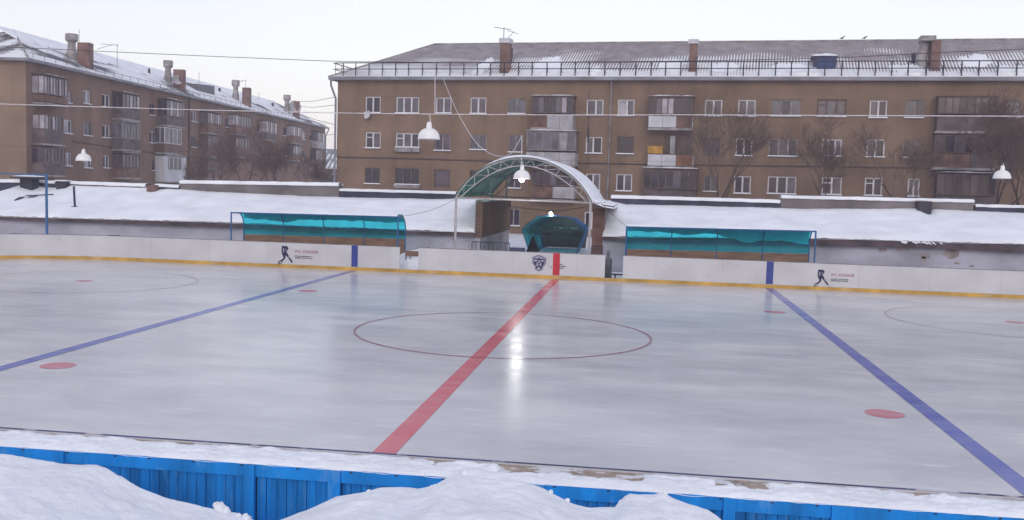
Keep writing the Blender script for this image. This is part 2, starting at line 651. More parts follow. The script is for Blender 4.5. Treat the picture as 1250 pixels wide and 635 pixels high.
XG = [at(x, 325, Y=RW).x for x in (487.5, 510.5, 738.5, 760.5)]
segs = [(-24.4, XG[0], 'long white rink board left of the snow heap gap, curving away at the corner', -BX),
        (XG[1], XG[2], 'white rink board with the shield emblem and red stripe before the arch', 0),
        (XG[3], 24.4, 'long white rink board right of the gas cylinder gap, with one blue stripe', BX)]
boards = []
for xa, xb, lab, sx in segs:
    r = thing('rink_board', lab, 'rink board', ((xa + xb) / 2, RW, 0), 0, 'far side rink boards')
    pts = [(x - (xa + xb) / 2, y - RW) for x, y in board_path(xa, xb)]
    board_strip(pts, .125, BH, 0, .06, 'panel', WHITE, r)
    board_strip(pts, -.05, .122, -.012, .06, 'kick_plate', YEL, r)
    board_strip(pts, BH + .002, BH + .022, -.004, .07, 'cap_rail', FRG, r)
    # seams every 2.4 m
    x = xa + 1.2
    while x < min(xb, 17):
        if x > -17:
            MB().box(x - (xa + xb) / 2 - .004, x - (xa + xb) / 2 + .004, -.003, .002, .13, BH - .004).build('panel_seam', EMBW, r)
        x += 2.4
    w = .125 if sx else .13
    MB().box(sx - w - (xa + xb) / 2, sx + w - (xa + xb) / 2, -.006, .03, .142, BH + .003).build('stripe', REDP if sx == 0 else BLUEP, r)
    # frame behind the board
    mb = MB()
    x = xa + .1
    while x < xb:
        if -17 < x < 17:
            mb.box(x - (xa + xb) / 2, x - (xa + xb) / 2 + .06, .09, .16, -.14, BH - .05)
        x += 1.2
    mb.build('back_post', STEELB, r)
    boards.append((r, (xa + xb) / 2))
for k, (a, b) in enumerate(((XG[0], XG[1]), (XG[2], XG[3]))):
    o = MB().box(a + .01, b - .01, -.012, .06, -.05, .115).build('threshold_plank', YEL)
    o.location = (0, RW, 0)
    tag(o, ['yellow kick plank across the left board gap by the snow heap', 'yellow kick plank across the right board gap by the cylinder'][k], 'kick plank', 'kick planks')


def text(body, size, m, parent, name='lettering', bold=0.0):
    cu = bpy.data.curves.new(name, 'FONT')
    cu.body = body
    cu.size = size
    cu.extrude = .001
    cu.offset = bold
    o = bpy.data.objects.new(name, cu)
    col.objects.link(o)
    dg = bpy.context.evaluated_depsgraph_get()
    me = bpy.data.meshes.new_from_object(o.evaluated_get(dg))
    bpy.data.objects.remove(o)
    me.materials.clear()
    me.materials.append(m)
    o = bpy.data.objects.new(name, me)
    col.objects.link(o)
    o.parent = parent
    return o


def flat_poly(polys, name, m, parent, loc, y=-.012, t=.006):
    """polys: list of 2-D outlines on the board face"""
    mb = MB()
    for i, pl in enumerate(polys):
        mb.prism([(a, y - .0004 * i, b) for a, b in pl], (0, t, 0))
    o = mb.build(name, m, parent)
    o.location = loc
    return o


def outline_bar(a, b, w0, w1):
    d = Vector((b[0] - a[0], b[1] - a[1]))
    d.normalize()
    n = Vector((-d.y, d.x))
    return [(a[0] + n.x * w0, a[1] + n.y * w0), (b[0] + n.x * w1, b[1] + n.y * w1), (b[0] - n.x * w1, b[1] - n.y * w1), (a[0] - n.x * w0, a[1] - n.y * w0)]


def player(bi, px):
    """the printed figure bent over, with a stick, and three lines of small lettering beside it"""
    r, cx = boards[bi]
    P = [at(px + dx, 328, Y=RW) for dx in (0, 1)]
    s = (P[1].x - P[0].x)
    base = (P[0].x - cx, 0, .15)
    k = s * 1.1

    def q(pts):
        return [(a * k, (23.5 - b) * k) for a, b in pts]
    fig = [q([(4, 4.6), (9.6, 4.8), (11.4, 7), (9.5, 10.2), (8.7, 10.2), (9.2, 8), (8.2, 7.4), (8.6, 11), (8.2, 14.8), (5.2, 15.5), (3.9, 12.5), (3.6, 8)]),
           q([(8.2, 9.8), (9.6, 11.6), (13.2, 17.0), (16.2, 21.5), (15.6, 22.4), (14.6, 22.0), (10.6, 16.6), (7.6, 13.6)]),
           q([(5.2, 14.6), (8.2, 14), (8.0, 17.2), (6.6, 19.4), (5.0, 19.6), (5.8, 17.0)]),
           q([(5.6, 17.6), (7.2, 18.8), (4.2, 21.4), (3.0, 21.4)]),
           q([(3.3, 19.6), (5.0, 19.4), (3.9, 20.4), (1.6, 21.8), (.9, 23.2), (1.6, 23.6), (3.4, 22.6), (4.2, 21.4), (4.7, 21.6), (3.6, 23.4), (1.5, 24.4), (0, 23.8), (.2, 22.0), (1.8, 20.4)])]
    # each outline is convex enough or filled by ear clipping in the renderer
    flat_poly(fig, 'printed_figure', INK, r, base)
    hl = [q([(5.2, 7.5), (6.4, 7.2), (6.6, 11.5), (5.6, 12)]), q([(10.8, 15.0), (11.5, 14.8), (13.2, 17.6), (12.6, 17.8)])]
    flat_poly(hl, 'figure_highlight', EMBW, r, base, -.0155, .003)
    t = text('УЧ. ХОККЕЯ', 4.3 * k, INKR, r, 'lettering', .0)
    t.scale = (1.02, 1, 1)
    t.rotation_euler = (PI / 2, 0, 0)
    t.location = (base[0] + 18.3 * k, -.012, base[2] + 11.9 * k)
    bars = []
    rnd = random.Random(px)
    for row, yb in enumerate((14.5, 16.3)):
        x = 18.6
        while x < 37.5:
            w = rnd.choice((.7, .9, 1.1))
            if x + w < 38:
                bars.append(q([(x, yb), (x + w, yb), (x + w, yb + 1.0), (x, yb + 1.0)]))
            x += w + rnd.choice((.25, .25, .9))
    flat_poly(bars, 'small_print', INKG, r, base)


player(0, 339.5)
player(2, 994.5)
# shield emblem, left of the red stripe, and the small print half hidden by the stripe
r, cx = boards[1]
E0 = at(657.7, 325.3, Y=RW)
kx = (at(658.7, 325, Y=RW).x - at(657.7, 325, Y=RW).x) / 22.7
eb = (E0.x - cx, 0, 0)


def eq(pts, f=1.0):
    return [((a - 290) * kx * f, .555 - (b - 315) * kx * f) for a, b in pts]


shield = [(100, 150), (150, 140), (200, 103), (290, 92), (370, 103), (430, 145), (495, 165), (490, 210), (475, 330), (410, 410), (400, 480), (345, 510), (287, 535), (240, 510), (190, 485), (188, 400), (118, 330), (105, 280), (118, 240)]
flat_poly([eq(shield)], 'emblem_shield', INK, r, eb, -.010, .008)
flat_poly([eq([(290 + (a - 290) * .90, 315 + (b - 315) * .90) for a, b in shield])], 'emblem_rim', EMBW, r, eb, -.013, .003)
flat_poly([eq([(290 + (a - 290) * .80, 320 + (b - 320) * .80) for a, b in shield])], 'emblem_ground', INK, r, eb, -.0155, .003)
face = [eq([(185, 140), (285, 118), (285, 178), (195, 178)]), eq([(310, 118), (400, 140), (395, 178), (310, 178)]),
        eq([(165, 210), (240, 215), (262, 240), (200, 262), (168, 280)]), eq([(420, 210), (345, 215), (325, 240), (385, 262), (418, 280)]),
        eq([(270, 235), (315, 235), (330, 275), (290, 292), (255, 275)]),
        eq([(215, 285), (262, 300), (285, 345), (245, 400), (215, 370), (230, 330)]), eq([(370, 285), (325, 300), (300, 345), (335, 400), (365, 370), (350, 330)]),
        eq([(290, 385), (340, 465), (290, 505), (240, 465)])]
flat_poly(face, 'emblem_face', EMBW, r, eb, -.018, .003)
rnd = random.Random(3)
bars = []
for xx, yy, w in ((670, 325.6, 1.6), (673, 326.4, 1.2), (672, 327.6, 1.6), (683.2, 323.4, 4.2), (683.2, 325.8, 8), (683.2, 328.2, 5.5)):
    n = max(1, int(w / 1.3))
    for i in range(n):
        A = at(xx + i * 1.3, yy, Y=RW)
        bars.append([(A.x - cx, A.z), (A.x - cx + .030, A.z), (A.x - cx + .030, A.z + .035), (A.x - cx, A.z + .035)])
flat_poly(bars, 'small_print', INKG, r, (0, 0, 0))

# ------------------------------------------------------------------ near fence (back of the near boards)
NY = -13.92
FY = -.455
fr = thing('board_fence', 'bright blue plank fence with snowy ledge along the near rink edge', 'fence', (0, NY, 0))
MB().box(-25, 25, -.0, .03, -.1, 1.0).build('board_panel', WHITE, fr)
MB().box(-25, 25, .004, .024, 1.002, 1.008).build('cap_strip', mat('cap_blue', (.07, .075, .19), .5, .4, 2.5, marks=((.6, .6, .65), .55, (1.5, 1, 1), .8)), fr)
MB().box(-25, 25, FY + .009, -.002, .957, .985).build('ledge', WOOD, fr)

posts = [(-1.98, -1.80), (-.155, -.065), (.585, .685), (2.3, 2.4), (3.83, 3.925), (4.66, 4.83)]
x = -3.7
while x > -18:
    posts.insert(0, (x - .14, x))
    x -= 1.7
x = 6.5
while x < 18:
    posts.append((x - .14, x))
    x += 1.7
mb = MB()
for a, b in posts:
    q = MB().box(a, b, FY - .045, FY - .002, -.14, .978)
    q.build('post', FBLUE, fr)
# rails butt between posts
rails, planks, backs = MB(), MB(), MB()
ends = [(-18.2, -18.1)] + posts + [(18.1, 18.2)]
for (a0, a1), (b0, b1) in zip(ends, ends[1:]):
    rails.box(a1 + .002, b0 - .002, FY - .022, FY + .006, .872, .984)
    rails.box(a1 + .002, b0 - .002, FY - .022, FY + .006, .10, .19)
    x = a1 + .004
    while x < b0 - .02:
        w = random.uniform(.078, .094)
        e = min(x + w, b0 - .003)
        j = random.uniform(-.005, .005)
        planks.box(x + .0022, e - .0022, FY + .008 + j, FY + .03 + j, -.12, .952)
        x = e
rails.build('rail', FBLUE, fr)
pk = planks.build('plank_panel', FBLUED, fr)
bv = pk.modifiers.new('bevel', 'BEVEL')
bv.width = .002
bv.segments = 1
backs.box(-18.1, 18.1, FY + .045, FY + .06, -.12, .95).build('backing_sheet', DARKST, fr)
# nail heads / bolts along the rail
for i in range(26):
    x = -4 + i * .43 + random.uniform(-.08, .08)
    MB().box(x, x + .022, FY - .028, FY - .020, .962, .972).build('bolt_head', DARKST, fr)


def ledge_snow(u, v):
    x = -7 + 16 * u
    y = FY - .024 + (.455 + .016) * v
    t = .034 + .045 * fbm(x, y * 2, 2.6, 5, 1.1) + .03 * fbm(x * 4, y * 6, 2.0, 4, 6.1)
    bare = fbm(x * .8, 5.5 + y * .7, 1, 5, 2.0)          # wind-bared patches near the inner edge
    if v > .35:
        t -= .22 * min(1, (v - .35) / .4) * max(0, min(1, (bare - .08) * 7))
    if v > .74:
        t -= .05 * (v - .74) / .26 * (1 if nz(x * 1.3, 8.8) > -.35 else .25)
    edge = .5 + .5 * nz(x * 3.1, 2.7) + .4 * nz(x * 9, 4.7)
    if v < .10 + .05 * edge:
        t = max(.008, t * (.4 + v * 4.0)) if v > .02 else (-.004 - .022 * max(0, edge - .45))
    return (x, y, .985 + max(-.03, t))


MB().grid(1300, 34, ledge_snow).build('snow_cover', SNOWB, fr, True)

# ------------------------------------------------------------------ snow bank in the foreground
OUT = [(-60, 548), (0, 555), (20, 556), (50, 560), (75, 565), (125, 570), (140, 578), (172, 594), (200, 606), (250, 619), (285, 626), (300, 630), (325, 641), (345, 633), (380, 620), (410, 606), (440, 601), (465, 595), (490, 594), (512, 596), (530, 592), (548, 582), (563, 575), (572, 579), (600, 584), (640, 587), (665, 596), (685, 607), (700, 615), (720, 619), (750, 619), (758, 610), (766, 602), (780, 603), (800, 603), (808, 600), (818, 606), (845, 616), (865, 622), (885, 638), (930, 660), (1300, 680)]
CY = -15.35
OX = [(at(a, b, Y=CY).x, at(a, b, Y=CY).z) for a, b in OUT]


def bank(u, v):
    x = -9 + 21 * u
    y = -26 + 11.42 * v if v < 1 else -14.5
    y = -14.46 - 11.5 * (1 - v) ** 1.9
    h = interp(OX, x)
    hs = sum(interp(OX, x + d) for d in (-.9, -.6, -.3, 0, .3, .6, .9)) / 7
    d = CY - y
    rough = .04 * fbm(x, y, 2.6, 5, 2.0) + .03 * fbm(x, y, 8, 4, 4.0) + .035 * max(0, abs(fbm(x + 3, y, 3.4, 4, 9.0)) - .12)
    if d < 0:
        k = -d / .88
        z = h * (1 - k) + .25 * k - .20 * k * (1 - k) + rough * (1 - k)
        z = min(z, h - (-d) * .42) if d < -.02 else z
    else:
        k = min(1, d / 2.2)
        k = k * k * (3 - 2 * k)
        z = h * (1 - k) + (hs * .4 + 1.25 * .6) * k - .0 * d + .06 * d + rough * min(1, d / .25 + .25)
        lim = CAM.z + (h - CAM.z) * (y - CAM.y) / (CY - CAM.y)
        if y > CAM.y + .5:
            z = min(z, lim - .03 * min(d, 1) + rough * .4 * min(1, 1 - min(1, d * 2)))
    return (x, y, z)


bk = MB().grid(620, 240, bank).build('snow_bank', SNOWB, None, True)
tag(bk, 'lumpy white snow bank in the foreground, piled against the blue fence', 'snow bank')
# loose clumps along the crest
rnd = random.Random(11)
cl = MB()
for px, py, s in ((233, 618, .03), (247, 621, .022), (268, 618, .05), (276, 622, .035), (290, 629, .03), (300, 632, .04), (567, 577, .03), (692, 610, .022), (530, 594, .03), (450, 599, .02), (758, 612, .02), (812, 602, .02), (672, 599, .018)):
    c = at(px, py + 1.5, Y=CY - .03)
    vs, fs = [], []
    n, mlat = 10, 7
    for j in range(mlat + 1):
        th = PI * j / mlat
        for i in range(n):
            ph = 2 * PI * i / n
            d = Vector((math.sin(th) * math.cos(ph), math.sin(th) * math.sin(ph), math.cos(th) * .8))
            rr = s * (1 + .5 * nz(d.x + px, d.y, d.z, 1.7))
            vs.append(c + d * rr)
    for j in range(mlat):
        for i in range(n):
            fs.append((j * n + i, j * n + (i + 1) % n, (j + 1) * n + (i + 1) % n, (j + 1) * n + i))
    MB().add(vs, fs).build('snow_clump', SNOWB, bk, True)


# ------------------------------------------------------------------ sheds with snowy roofs
def polyline_world(pts, Y):
    return [at(a, b, Y=Y) for a, b in pts]


def zline(pts, Y):
    w = polyline_world(pts, Y)
    return [(p.x, p.z) for p in w]


SF, SR = 18.0, 23.0   # front wall and ridge distance


def shed(name, label, xl, xr, eave, fasc, upper, gable):
    """eave, fasc, upper: (X,z) lines; the roof runs from the front eave up to the parapet"""
    r = thing(name, label, 'shed', (0, SF, 0))
    dy = SR - SF
    # front wall
    mb = MB()
    n = 40
    for i in range(n):
        x0, x1 = xl + (xr - xl) * i / n, xl + (xr - xl) * (i + 1) / n
        mb.quad((x0, .25, -.2), (x1, .25, -.2), (x1, .25, interp(fasc, x1) + .02), (x0, .25, interp(fasc, x0) + .02))
    mb.build('front_wall', PLAST, r)
    # fascia and roof slab
    mb = MB()
    for i in range(n):
        x0, x1 = xl + (xr - xl) * i / n, xl + (xr - xl) * (i + 1) / n
        a0, a1, b0, b1 = interp(eave, x0), interp(eave, x1), interp(fasc, x0), interp(fasc, x1)
        u0, u1 = interp(upper, x0) - .03, interp(upper, x1) - .03
        mb.add([(x0, 0, b0), (x1, 0, b1), (x1, 0, a1), (x0, 0, a0), (x0, dy, u0 - .2), (x1, dy, u1 - .2), (x1, dy, u1), (x0, dy, u0)],
               [(0, 1, 2, 3), (3, 2, 6, 7), (0, 4, 5, 1)] + ([(0, 3, 7, 4)] if i == 0 else []) + ([(1, 5, 6, 2)] if i == n - 1 else []))
    mb.build('roof', FASCIA, r)

    def sn(u, v):
        x = xl - .02 + (xr - xl + .04) * u
        a, b = interp(eave, x), interp(upper, x)
        e = .05 * fbm(x, 3.3, 1.1, 5, xl) + .03 * nz(x * 4, 9.1)
        y = -.05 - e * .8 + (dy + .1) * v
        t = .06 + .10 * fbm(x * .45, y, .8, 5, 6.0) + .012 * fbm(x, y, 5, 3, 2.0)
        if v < .02:
            t = -.02 + e * .5
        elif v < .06:
            t *= .8
        if u < .001 or u > .999:
            t = -.05
        return (x, y, a + (b - a) * v + t)
    MB().grid(520, 60, sn).build('snow_cover', SNOW, r, True)
    # gable end with brick above the eave line
    gx = xr if gable > 0 else xl
    ez, uz, fz = interp(eave, gx), interp(upper, gx), interp(fasc, gx)
    inset = .12 * gable
    mb = MB()
    X = gx - inset
    if gable < 0:
        mb.prism([(X, .27, -.2), (X, dy + 4.5, -.2), (X, dy + 4.5, fz - .05), (X, .27, fz - .05)], (-.2 * gable, 0, 0))
        mb.build('side_wall', PLAST, r)
    if gable > 0:
        zt = at(588, 246.5, Y=SF + .3).z
        MB().box(gx + .01, gx + .30, .12, dy + 4.0, fz - .06, zt).build('fire_wall', BRICKS, r)
        MB().grid(6, 40, lambda u, v: (gx - .03 + .38 * u, .08 + (dy + 3.9) * v, zt + .002 + (.06 + .04 * nz(u * 2, v * 20)) * math.sin(PI * u) ** .5)).build('wall_snow', SNOW, r, True)
        MB().box(gx + .01, gx + .24, .14, dy + 4.0, -.2, fz - .07).build('plinth_wall', PLAST, r)
    return r


LE = zline([(0, 264), (250, 270.7), (500, 281), (579, 283.5)], SF)
LF = zline([(0, 268.5), (250, 277), (520, 286.5), (579, 288.5)], SF)
LU = zline([(0, 236), (18, 229.5), (35, 224), (52, 229), (68, 230.5), (88, 227.5), (178, 230.5), (190, 233), (205, 231.5), (250, 234), (334, 239), (412, 242), (520, 243.7), (579, 244)], SR)
xl = LE[0][0] - 9
sl = shed('garage_shed', 'low grey shed with smooth snow roof left of the arch', xl, LE[-1][0], LE, LF, LU, 1)
RE = zline([(735.5, 288.3), (760, 289), (998, 291), (1081, 293), (1151, 295.8), (1250, 297.7)], SF)
RF = zline([(735.5, 293.5), (998, 300), (1151, 304), (1250, 309)], SF)
RU = zline([(740, 245.5), (765, 251), (952, 255), (980, 256), (1119, 256), (1130, 261), (1141, 257), (1250, 261.5)], SR)
srr = shed('garage_shed', 'low grey shed with wind-scuffed snow roof right of the arch', RE[0][0], RE[-1][0] + 9, RE, RF, RU, -1)


def parapet(parent, segs, Y):
    """segs: (x0,ytop0,x1,ytop1,strip_px,bottom_px,material)"""
    for (xa, ya, xb, yb, sp, bp, m) in segs:
        A, B = at(xa, ya, Y=Y), at(xb, yb, Y=Y)
        A2, B2 = at(xa, ya + bp, Y=Y), at(xb, yb + bp, Y=Y)
        s = at(xa, ya, Y=Y).z - at(xa, ya + sp, Y=Y).z
        y0 = Y - SF
        n = max(4, int((B.x - A.x) / .5))
        w = MB()
        for i in range(n):
            f0, f1 = i / n, (i + 1) / n
            p0, p1 = A.lerp(B, f0), A.lerp(B, f1)
            q0, q1 = A2.lerp(B2, f0), A2.lerp(B2, f1)
            w.add([(p0.x, y0, q0.z - .25), (p1.x, y0, q1.z - .25), (p1.x, y0, p1.z - s), (p0.x, y0, p0.z - s), (p0.x, y0 + .6, q0.z - .25), (p1.x, y0 + .6, q1.z - .25), (p1.x, y0 + .6, p1.z - s), (p0.x, y0 + .6, p0.z - s)],
                  [(0, 1, 2, 3), (3, 2, 6, 7), (5, 4, 7, 6)] + ([(0, 3, 7, 4)] if i == 0 else []) + ([(1, 5, 6, 2)] if i == n - 1 else []))
        w.build('parapet', m, parent)

        def cap(u, v):
            p = A.lerp(B, u)
            k = math.sin(PI * min(1, max(0, v)))
            e = .03 * fbm(p.x, v, 1.8, 4, xa)
            top = p.z + e
            lo = p.z - s - .01
            prof = [(-.07, lo - .01 + e), (-.10, lo + s * .45 + e), (-.04, top - .01), (.3, top + .01), (.65, top - .02), (.68, lo)]
            j = v * 5
            i = min(4, int(j))
            f = j - i
            yy = prof[i][0] + (prof[i + 1][0] - prof[i][0]) * f
            zz = prof[i][1] + (prof[i + 1][1] - prof[i][1]) * f
            return (p.x, y0 + yy, zz)
        MB().grid(n * 4, 10, cap).build('parapet_snow', SNOW, parent, True)


parapet(sl, [(-60, 218.2, 29, 219.3, 3.4, 9, PARA), (46, 220, 68, 221.3, 2.6, 8, PARA), (80.5, 221, 178.5, 224.2, 3.4, 6, PARA), (189.5, 224.5, 219, 226, 3.0, 6, PARA), (220, 220, 414, 223.2, 3.6, 13, PARAG), (414.8, 230.2, 557, 234.0, 2.6, 8, PARA)], SR)
parapet(srr, [(746, 238.2, 952.5, 244, 3.4, 8, PARA), (953.5, 238.4, 1189, 243.8, 3.2, 15, PARAG), (1190.5, 249.6, 1330, 252.5, 2.6, 9, PARA)], SR)


def stub(parent, x0, x1, yt, yb, m, snow=True):
    A, B = at(x0, yt, Y=SR - .45), at(x1, yb, Y=SR - .45)
    o = MB().box(A.x, B.x, SR - SF - .45, SR - SF - .04, B.z - .3, A.z).build('flue', m, parent)
    if snow:
        MB().box(A.x - .04, B.x + .04, SR - SF - .5, SR - SF - .0, A.z + .002, A.z + .05).build('flue_snow', SNOW, o)
    return o


stub(sl, 68.5, 80, 221, 231.5, DARKST)
stub(sl, 179, 189, 225.5, 236, CHIM, False)
stub(srr, 1121, 1137, 245.5, 262, DARKST, False)
# flat-capped vent on the left shed
A = at(36, 214.2, Y=SR - .5)
B = at(36, 225, Y=SR - .5)
w = (at(53, 214, Y=SR - .5).x - A.x)
y0 = SR - .5 - SF
vb = MB().box(A.x - w * .42, A.x + w * .42, y0 - .3, y0 + .3, B.z - .4, A.z - .15).build('vent', PARA, sl)
MB().prism([(A.x - w, y0 - .45, A.z - .14), (A.x + w * .9, y0 - .45, A.z - .17), (A.x + w * .9, y0 - .45, A.z - .07), (A.x - w, y0 - .45, A.z - .06)], (0, .9, 0)).build('vent_cap', DARKST, vb)
MB().grid(24, 10, lambda u, v: (A.x - w * .9 + w * 1.75 * u, y0 - .47 + .9 * v, A.z - .062 + .075 * math.sin(PI * u) ** .5 * math.sin(PI * v) ** .4)).build('vent_snow', SNOW, vb, True)
BARE = mat('bare_render', (.26, .225, .225), .9, .3, 3)
# stain patches on the right shed's wall, where plaster fell
mb = MB()
for px, py, sx, sy in ((1162, 309, 11, 6), (1130, 313, 5, 3.5), (1127, 316, 3, 4), (1077, 305.5, 6, 2.5), (1102, 305, 9, 1.6), (1168, 321.5, 3, 1.4), (1186, 325, 3, 1.2)):
    c = at(px, py, Y=SF + .25)
    k = .031
    n = 18
    vs = [(c.x, .243, c.z)]
    for i in range(n):
        a = 2 * PI * i / n
        q = 1 + .5 * nz(math.cos(a) + px, math.sin(a), 0, 1.6)
        vs.append((c.x + sx * k * q * math.cos(a), .243, c.z + sy * k * q * math.sin(a)))
    MB().add(vs, [(0, i + 1, (i + 1) % n + 1) for i in range(n)]).build('bare_patch', BARE, srr)
mb = MB()
rnd = random.Random(5)
for i in range(26):
    px = 533 + rnd.uniform(-12, 40)
    py = 296 + rnd.uniform(-4, 10)
    c = at(px, py, Y=SF + .25)
    a = rnd.uniform(-.6, .6)
    mb.prism([(c.x, .246, c.z), (c.x + .12 * math.cos(a), .246, c.z + .12 * math.sin(a)), (c.x + .13 * math.cos(a), .246, c.z + .12 * math.sin(a) + .03)], (0, -.002, 0))
mb.build('graffiti', mat('graffiti_grey', (.16, .13, .16), .9, .3, 3), sl)
# snow crumbling over the right eave
mb = MB()
for i in range(16):
    px = rnd.uniform(1098, 1148)
    L = rnd.uniform(1.5, 5)
    p0 = at(px, interp([(1081, 294), (1151, 296.5)], px), Y=SF - .08)
    p1 = at(px + L, interp([(1081, 294), (1151, 296.5)], px) + L * .6, Y=SF - .1)
    mb.tube([(p0.x, p0.y - SF, p0.z), (p1.x, p1.y - SF, p1.z)], [.04, .012], 5)
mb.build('eave_icicles', SNOW, srr, True)
# things lying on the left roof
c = at(41, 240.5, Y=19.9)
zr = lambda x, y: interp(LE, x) + (interp(LU, x) - interp(LE, x)) * (y - SF) / (SR - SF) + .1


def roof_pt(px, py, line_e, line_u):
    lo, hi = SF, SR
    for _ in range(40):
        m_ = (lo + hi) / 2
        p = at(px, py, Y=m_)
        zz = interp(line_e, p.x) + (interp(line_u, p.x) - interp(line_e, p.x)) * (m_ - SF) / (SR - SF) + .07
        if p.z > zz:
            lo = m_
        else:
            hi = m_
    return at(px, py, Y=lo)


a, b = roof_pt(18, 244.5, LE, LU), roof_pt(30, 241, LE, LU)
o = MB().tube([a, a.lerp(b, .5) + Vector((0, 0, .03)), b], [.03, .06, .04], 8).build('bent_plank', DARKST)
tag(o, 'short dark plank sticking out of the left shed roof snow', 'plank')
a, b = roof_pt(33, 240.8, LE, LU), roof_pt(65, 238.8, LE, LU)
sh = thing('shovel', 'dark shovel lying on the left shed roof snow behind the blue pole', 'shovel', a)
MB().grid(8, 6, lambda u, v: ((b - a).x * .36 * u, -.18 + .36 * v, .06 + .05 * math.sin(PI * v) + .01 * u)).build('blade', DARKST, sh, True)
MB().tube([((b - a).x * .3, 0, .1), (b.x - a.x, b.y - a.y, b.z - a.z + .06)], .03, 6).build('handle', DARKST, sh)
a, b = roof_pt(91.5, 252.5, LE, LU), at(90, 227, Y=19.5)
a = roof_pt(91.5, 252.5, LE, LU)
b = at(90.2, 227.5, Y=a.y)
o = thing('roof_pipe', 'slim navy pipe standing in the snow on the left shed roof', 'pipe', a)
MB().tube([(0, 0, -.1), (b.x - a.x, 0, b.z - a.z)], .05, 8).build('tube', NAVYST, o)
MB().box(-.14, .16, -.1, .1, -.03, .02).build('foot', NAVYST, o)

# blue net frame at the far left, standing behind the corner board
A, B = at(57.5, 287, Y=16.2), at(56.5, 212.5, Y=16.2)
o = thing('net_frame', 'tall thin blue steel post and cross bar behind the left corner board', 'net frame', (A.x, 16.2, -.1))
MB().tube([(0, 0, 0), (B.x - A.x, 0, B.z + .1)], .055, 8).build('post', STEELB, o)
C = at(-60, 209.5, Y=16.2)
MB().tube([(B.x - A.x, 0, B.z + .05), (C.x - A.x, 0, C.z + .1)], .03, 8).build('cross_bar', STEELB, o)
A2 = C.x - A.x
MB().tube([(A2, 0, 0), (A2, 0, C.z + .1)], .055, 8).build('post', STEELB, o)
# tyres behind the boards
for k, (px, py, w, lab) in enumerate(((138, 288.5, .26, 'black tyre peeking over the left boards right of the blue post'), (19, 286.3, .22, 'black tyre edge peeking over the left boards near the corner'))):
    c = at(px, py, Y=14.9 if px > 50 else 14.6)
    t = MB()
    prof = [(w + .10 * math.cos(q) * .8, .10 * math.sin(q)) for q in [2 * PI * i / 10 for i in range(11)]]
    t.lathe(prof, (0, 0, 0), 28)
    tr_ = thing('tyre', lab, 'tyre', (c.x, c.y, c.z - .06), 0, 'tyres behind the boards')
    t.build('tread', RUBBER, tr_, True)
    pl = MB().box(-.05, .05, -.05, .05, -c.z - .04, -.09).build('stake', DARKST, tr_)


# ------------------------------------------------------------------ player shelters
def shelter(label, pxl, pxr, ytl, ytr, plain_right):
    Y0 = 14.75
    A, B = at(pxl, ytl, Y=Y0), at(pxr, ytr, Y=Y0)
    Ln = B.x - A.x
    H = (A.z + B.z) / 2 + .1
    ang = math.atan2(B.z - A.z, Ln)
    r = thing('player_shelter', label, 'shelter', (A.x, Y0, -.1), 0, 'player shelters')
    D = 1.25
    prof = []
    for i in range(13):
        a = PI / 2 * i / 12
        prof.append((D - .62 + .62 * math.sin(a), H - .55 + .55 * math.cos(a)))
    prof = [(0, H + .02)] + prof + [(D, 1.22)]
    tilt = lambda x: (x - Ln / 2) * math.tan(ang)
    # clear sheet: curved roof and back
    mb = MB()
    mb.grid(24, len(prof) - 1, lambda u, v: (Ln * u, prof[round(v * (len(prof) - 1))][0], prof[round(v * (len(prof) - 1))][1] + tilt(Ln * u)))
    mb.build('roof_sheet', TEAL, r, True)
    # lower back of plywood
    mb = MB()
    mb.prism([(0, D - .01, .15), (Ln, D - .01, .15), (Ln, D - .01, 1.215 + tilt(Ln)), (0, D - .01, 1.215 + tilt(0))], (0, .02, 0))
    mb.build('back_panel', BROWNPLY, r)
    # ribs
    for k in range(5):
        x = Ln * k / 4
        pth = [(x, q[0] - .02, q[1] - .02 + tilt(x)) for q in prof] + [(x, D - .02, 0)]
        MB().tube(pth, .024 if k in (0, 4) else .02, 6).build('rib', STEELB, r)
    for x in (0, Ln):
        MB().tube([(x, 0, 0), (x, 0, H + tilt(x))], .032, 8).build('post', STEELB, r)
    MB().tube([(0, 0, H + tilt(0)), (Ln, 0, H + tilt(Ln))], .034, 8).build('front_beam', STEELB, r)
    MB().tube([(0, D - .02, H - .56 + tilt(0)), (Ln, D - .02, H - .56 + tilt(Ln))], .020, 6).build('back_rail', STEELB, r)
    # bench inside
    bn = MB().box(.1, Ln - .1, D - .5, D - .1, .42, .47).build('bench_seat', BROWNPLY, r)
    for k in range(4):
        x = .25 + (Ln - .5) * k / 3
        MB().box(x, x + .05, D - .45, D - .15, 0, .418).build('bench_leg', STEELB, bn)
    # snow lying on the roof, ragged lower edge on the curve
    L = 40
    seed = pxl * .01
    full = lambda x: (.60 + .30 * fbm(x, seed, .9, 5, seed) + (.34 * max(0, min(1, (x / Ln - .50) * 6)) if plain_right else .18 * max(0, 1 - abs(x / Ln - .27) * 12)))

    def sn(u, v):
        x = .03 + (Ln - .06) * u
        f = max(.25, min(.97, full(x)))
        k = v * f * 12
        # walk along the roof profile: flat part then curve
        s = v * (D - .62 + f * .95)
        if s < D - .62:
            y, z, ny, nzv = s, H + .02 - .02 * s / (D - .62), 0, 1
        else:
            a = min(PI / 2, (s - D + .62) / .58)
            y, z, ny, nzv = D - .62 + .62 * math.sin(a), H - .55 + .55 * math.cos(a), math.sin(a), math.cos(a)
        t = (.075 + .03 * fbm(x, s, 1.5, 4, seed)) * (1 if .02 < v < .97 else 0) + .006
        return (x, y + ny * t - (.03 if v < .02 else 0), z + nzv * t + tilt(x))
    MB().grid(150, 22, sn).build('roof_snow', SNOW, r, True)
    return r


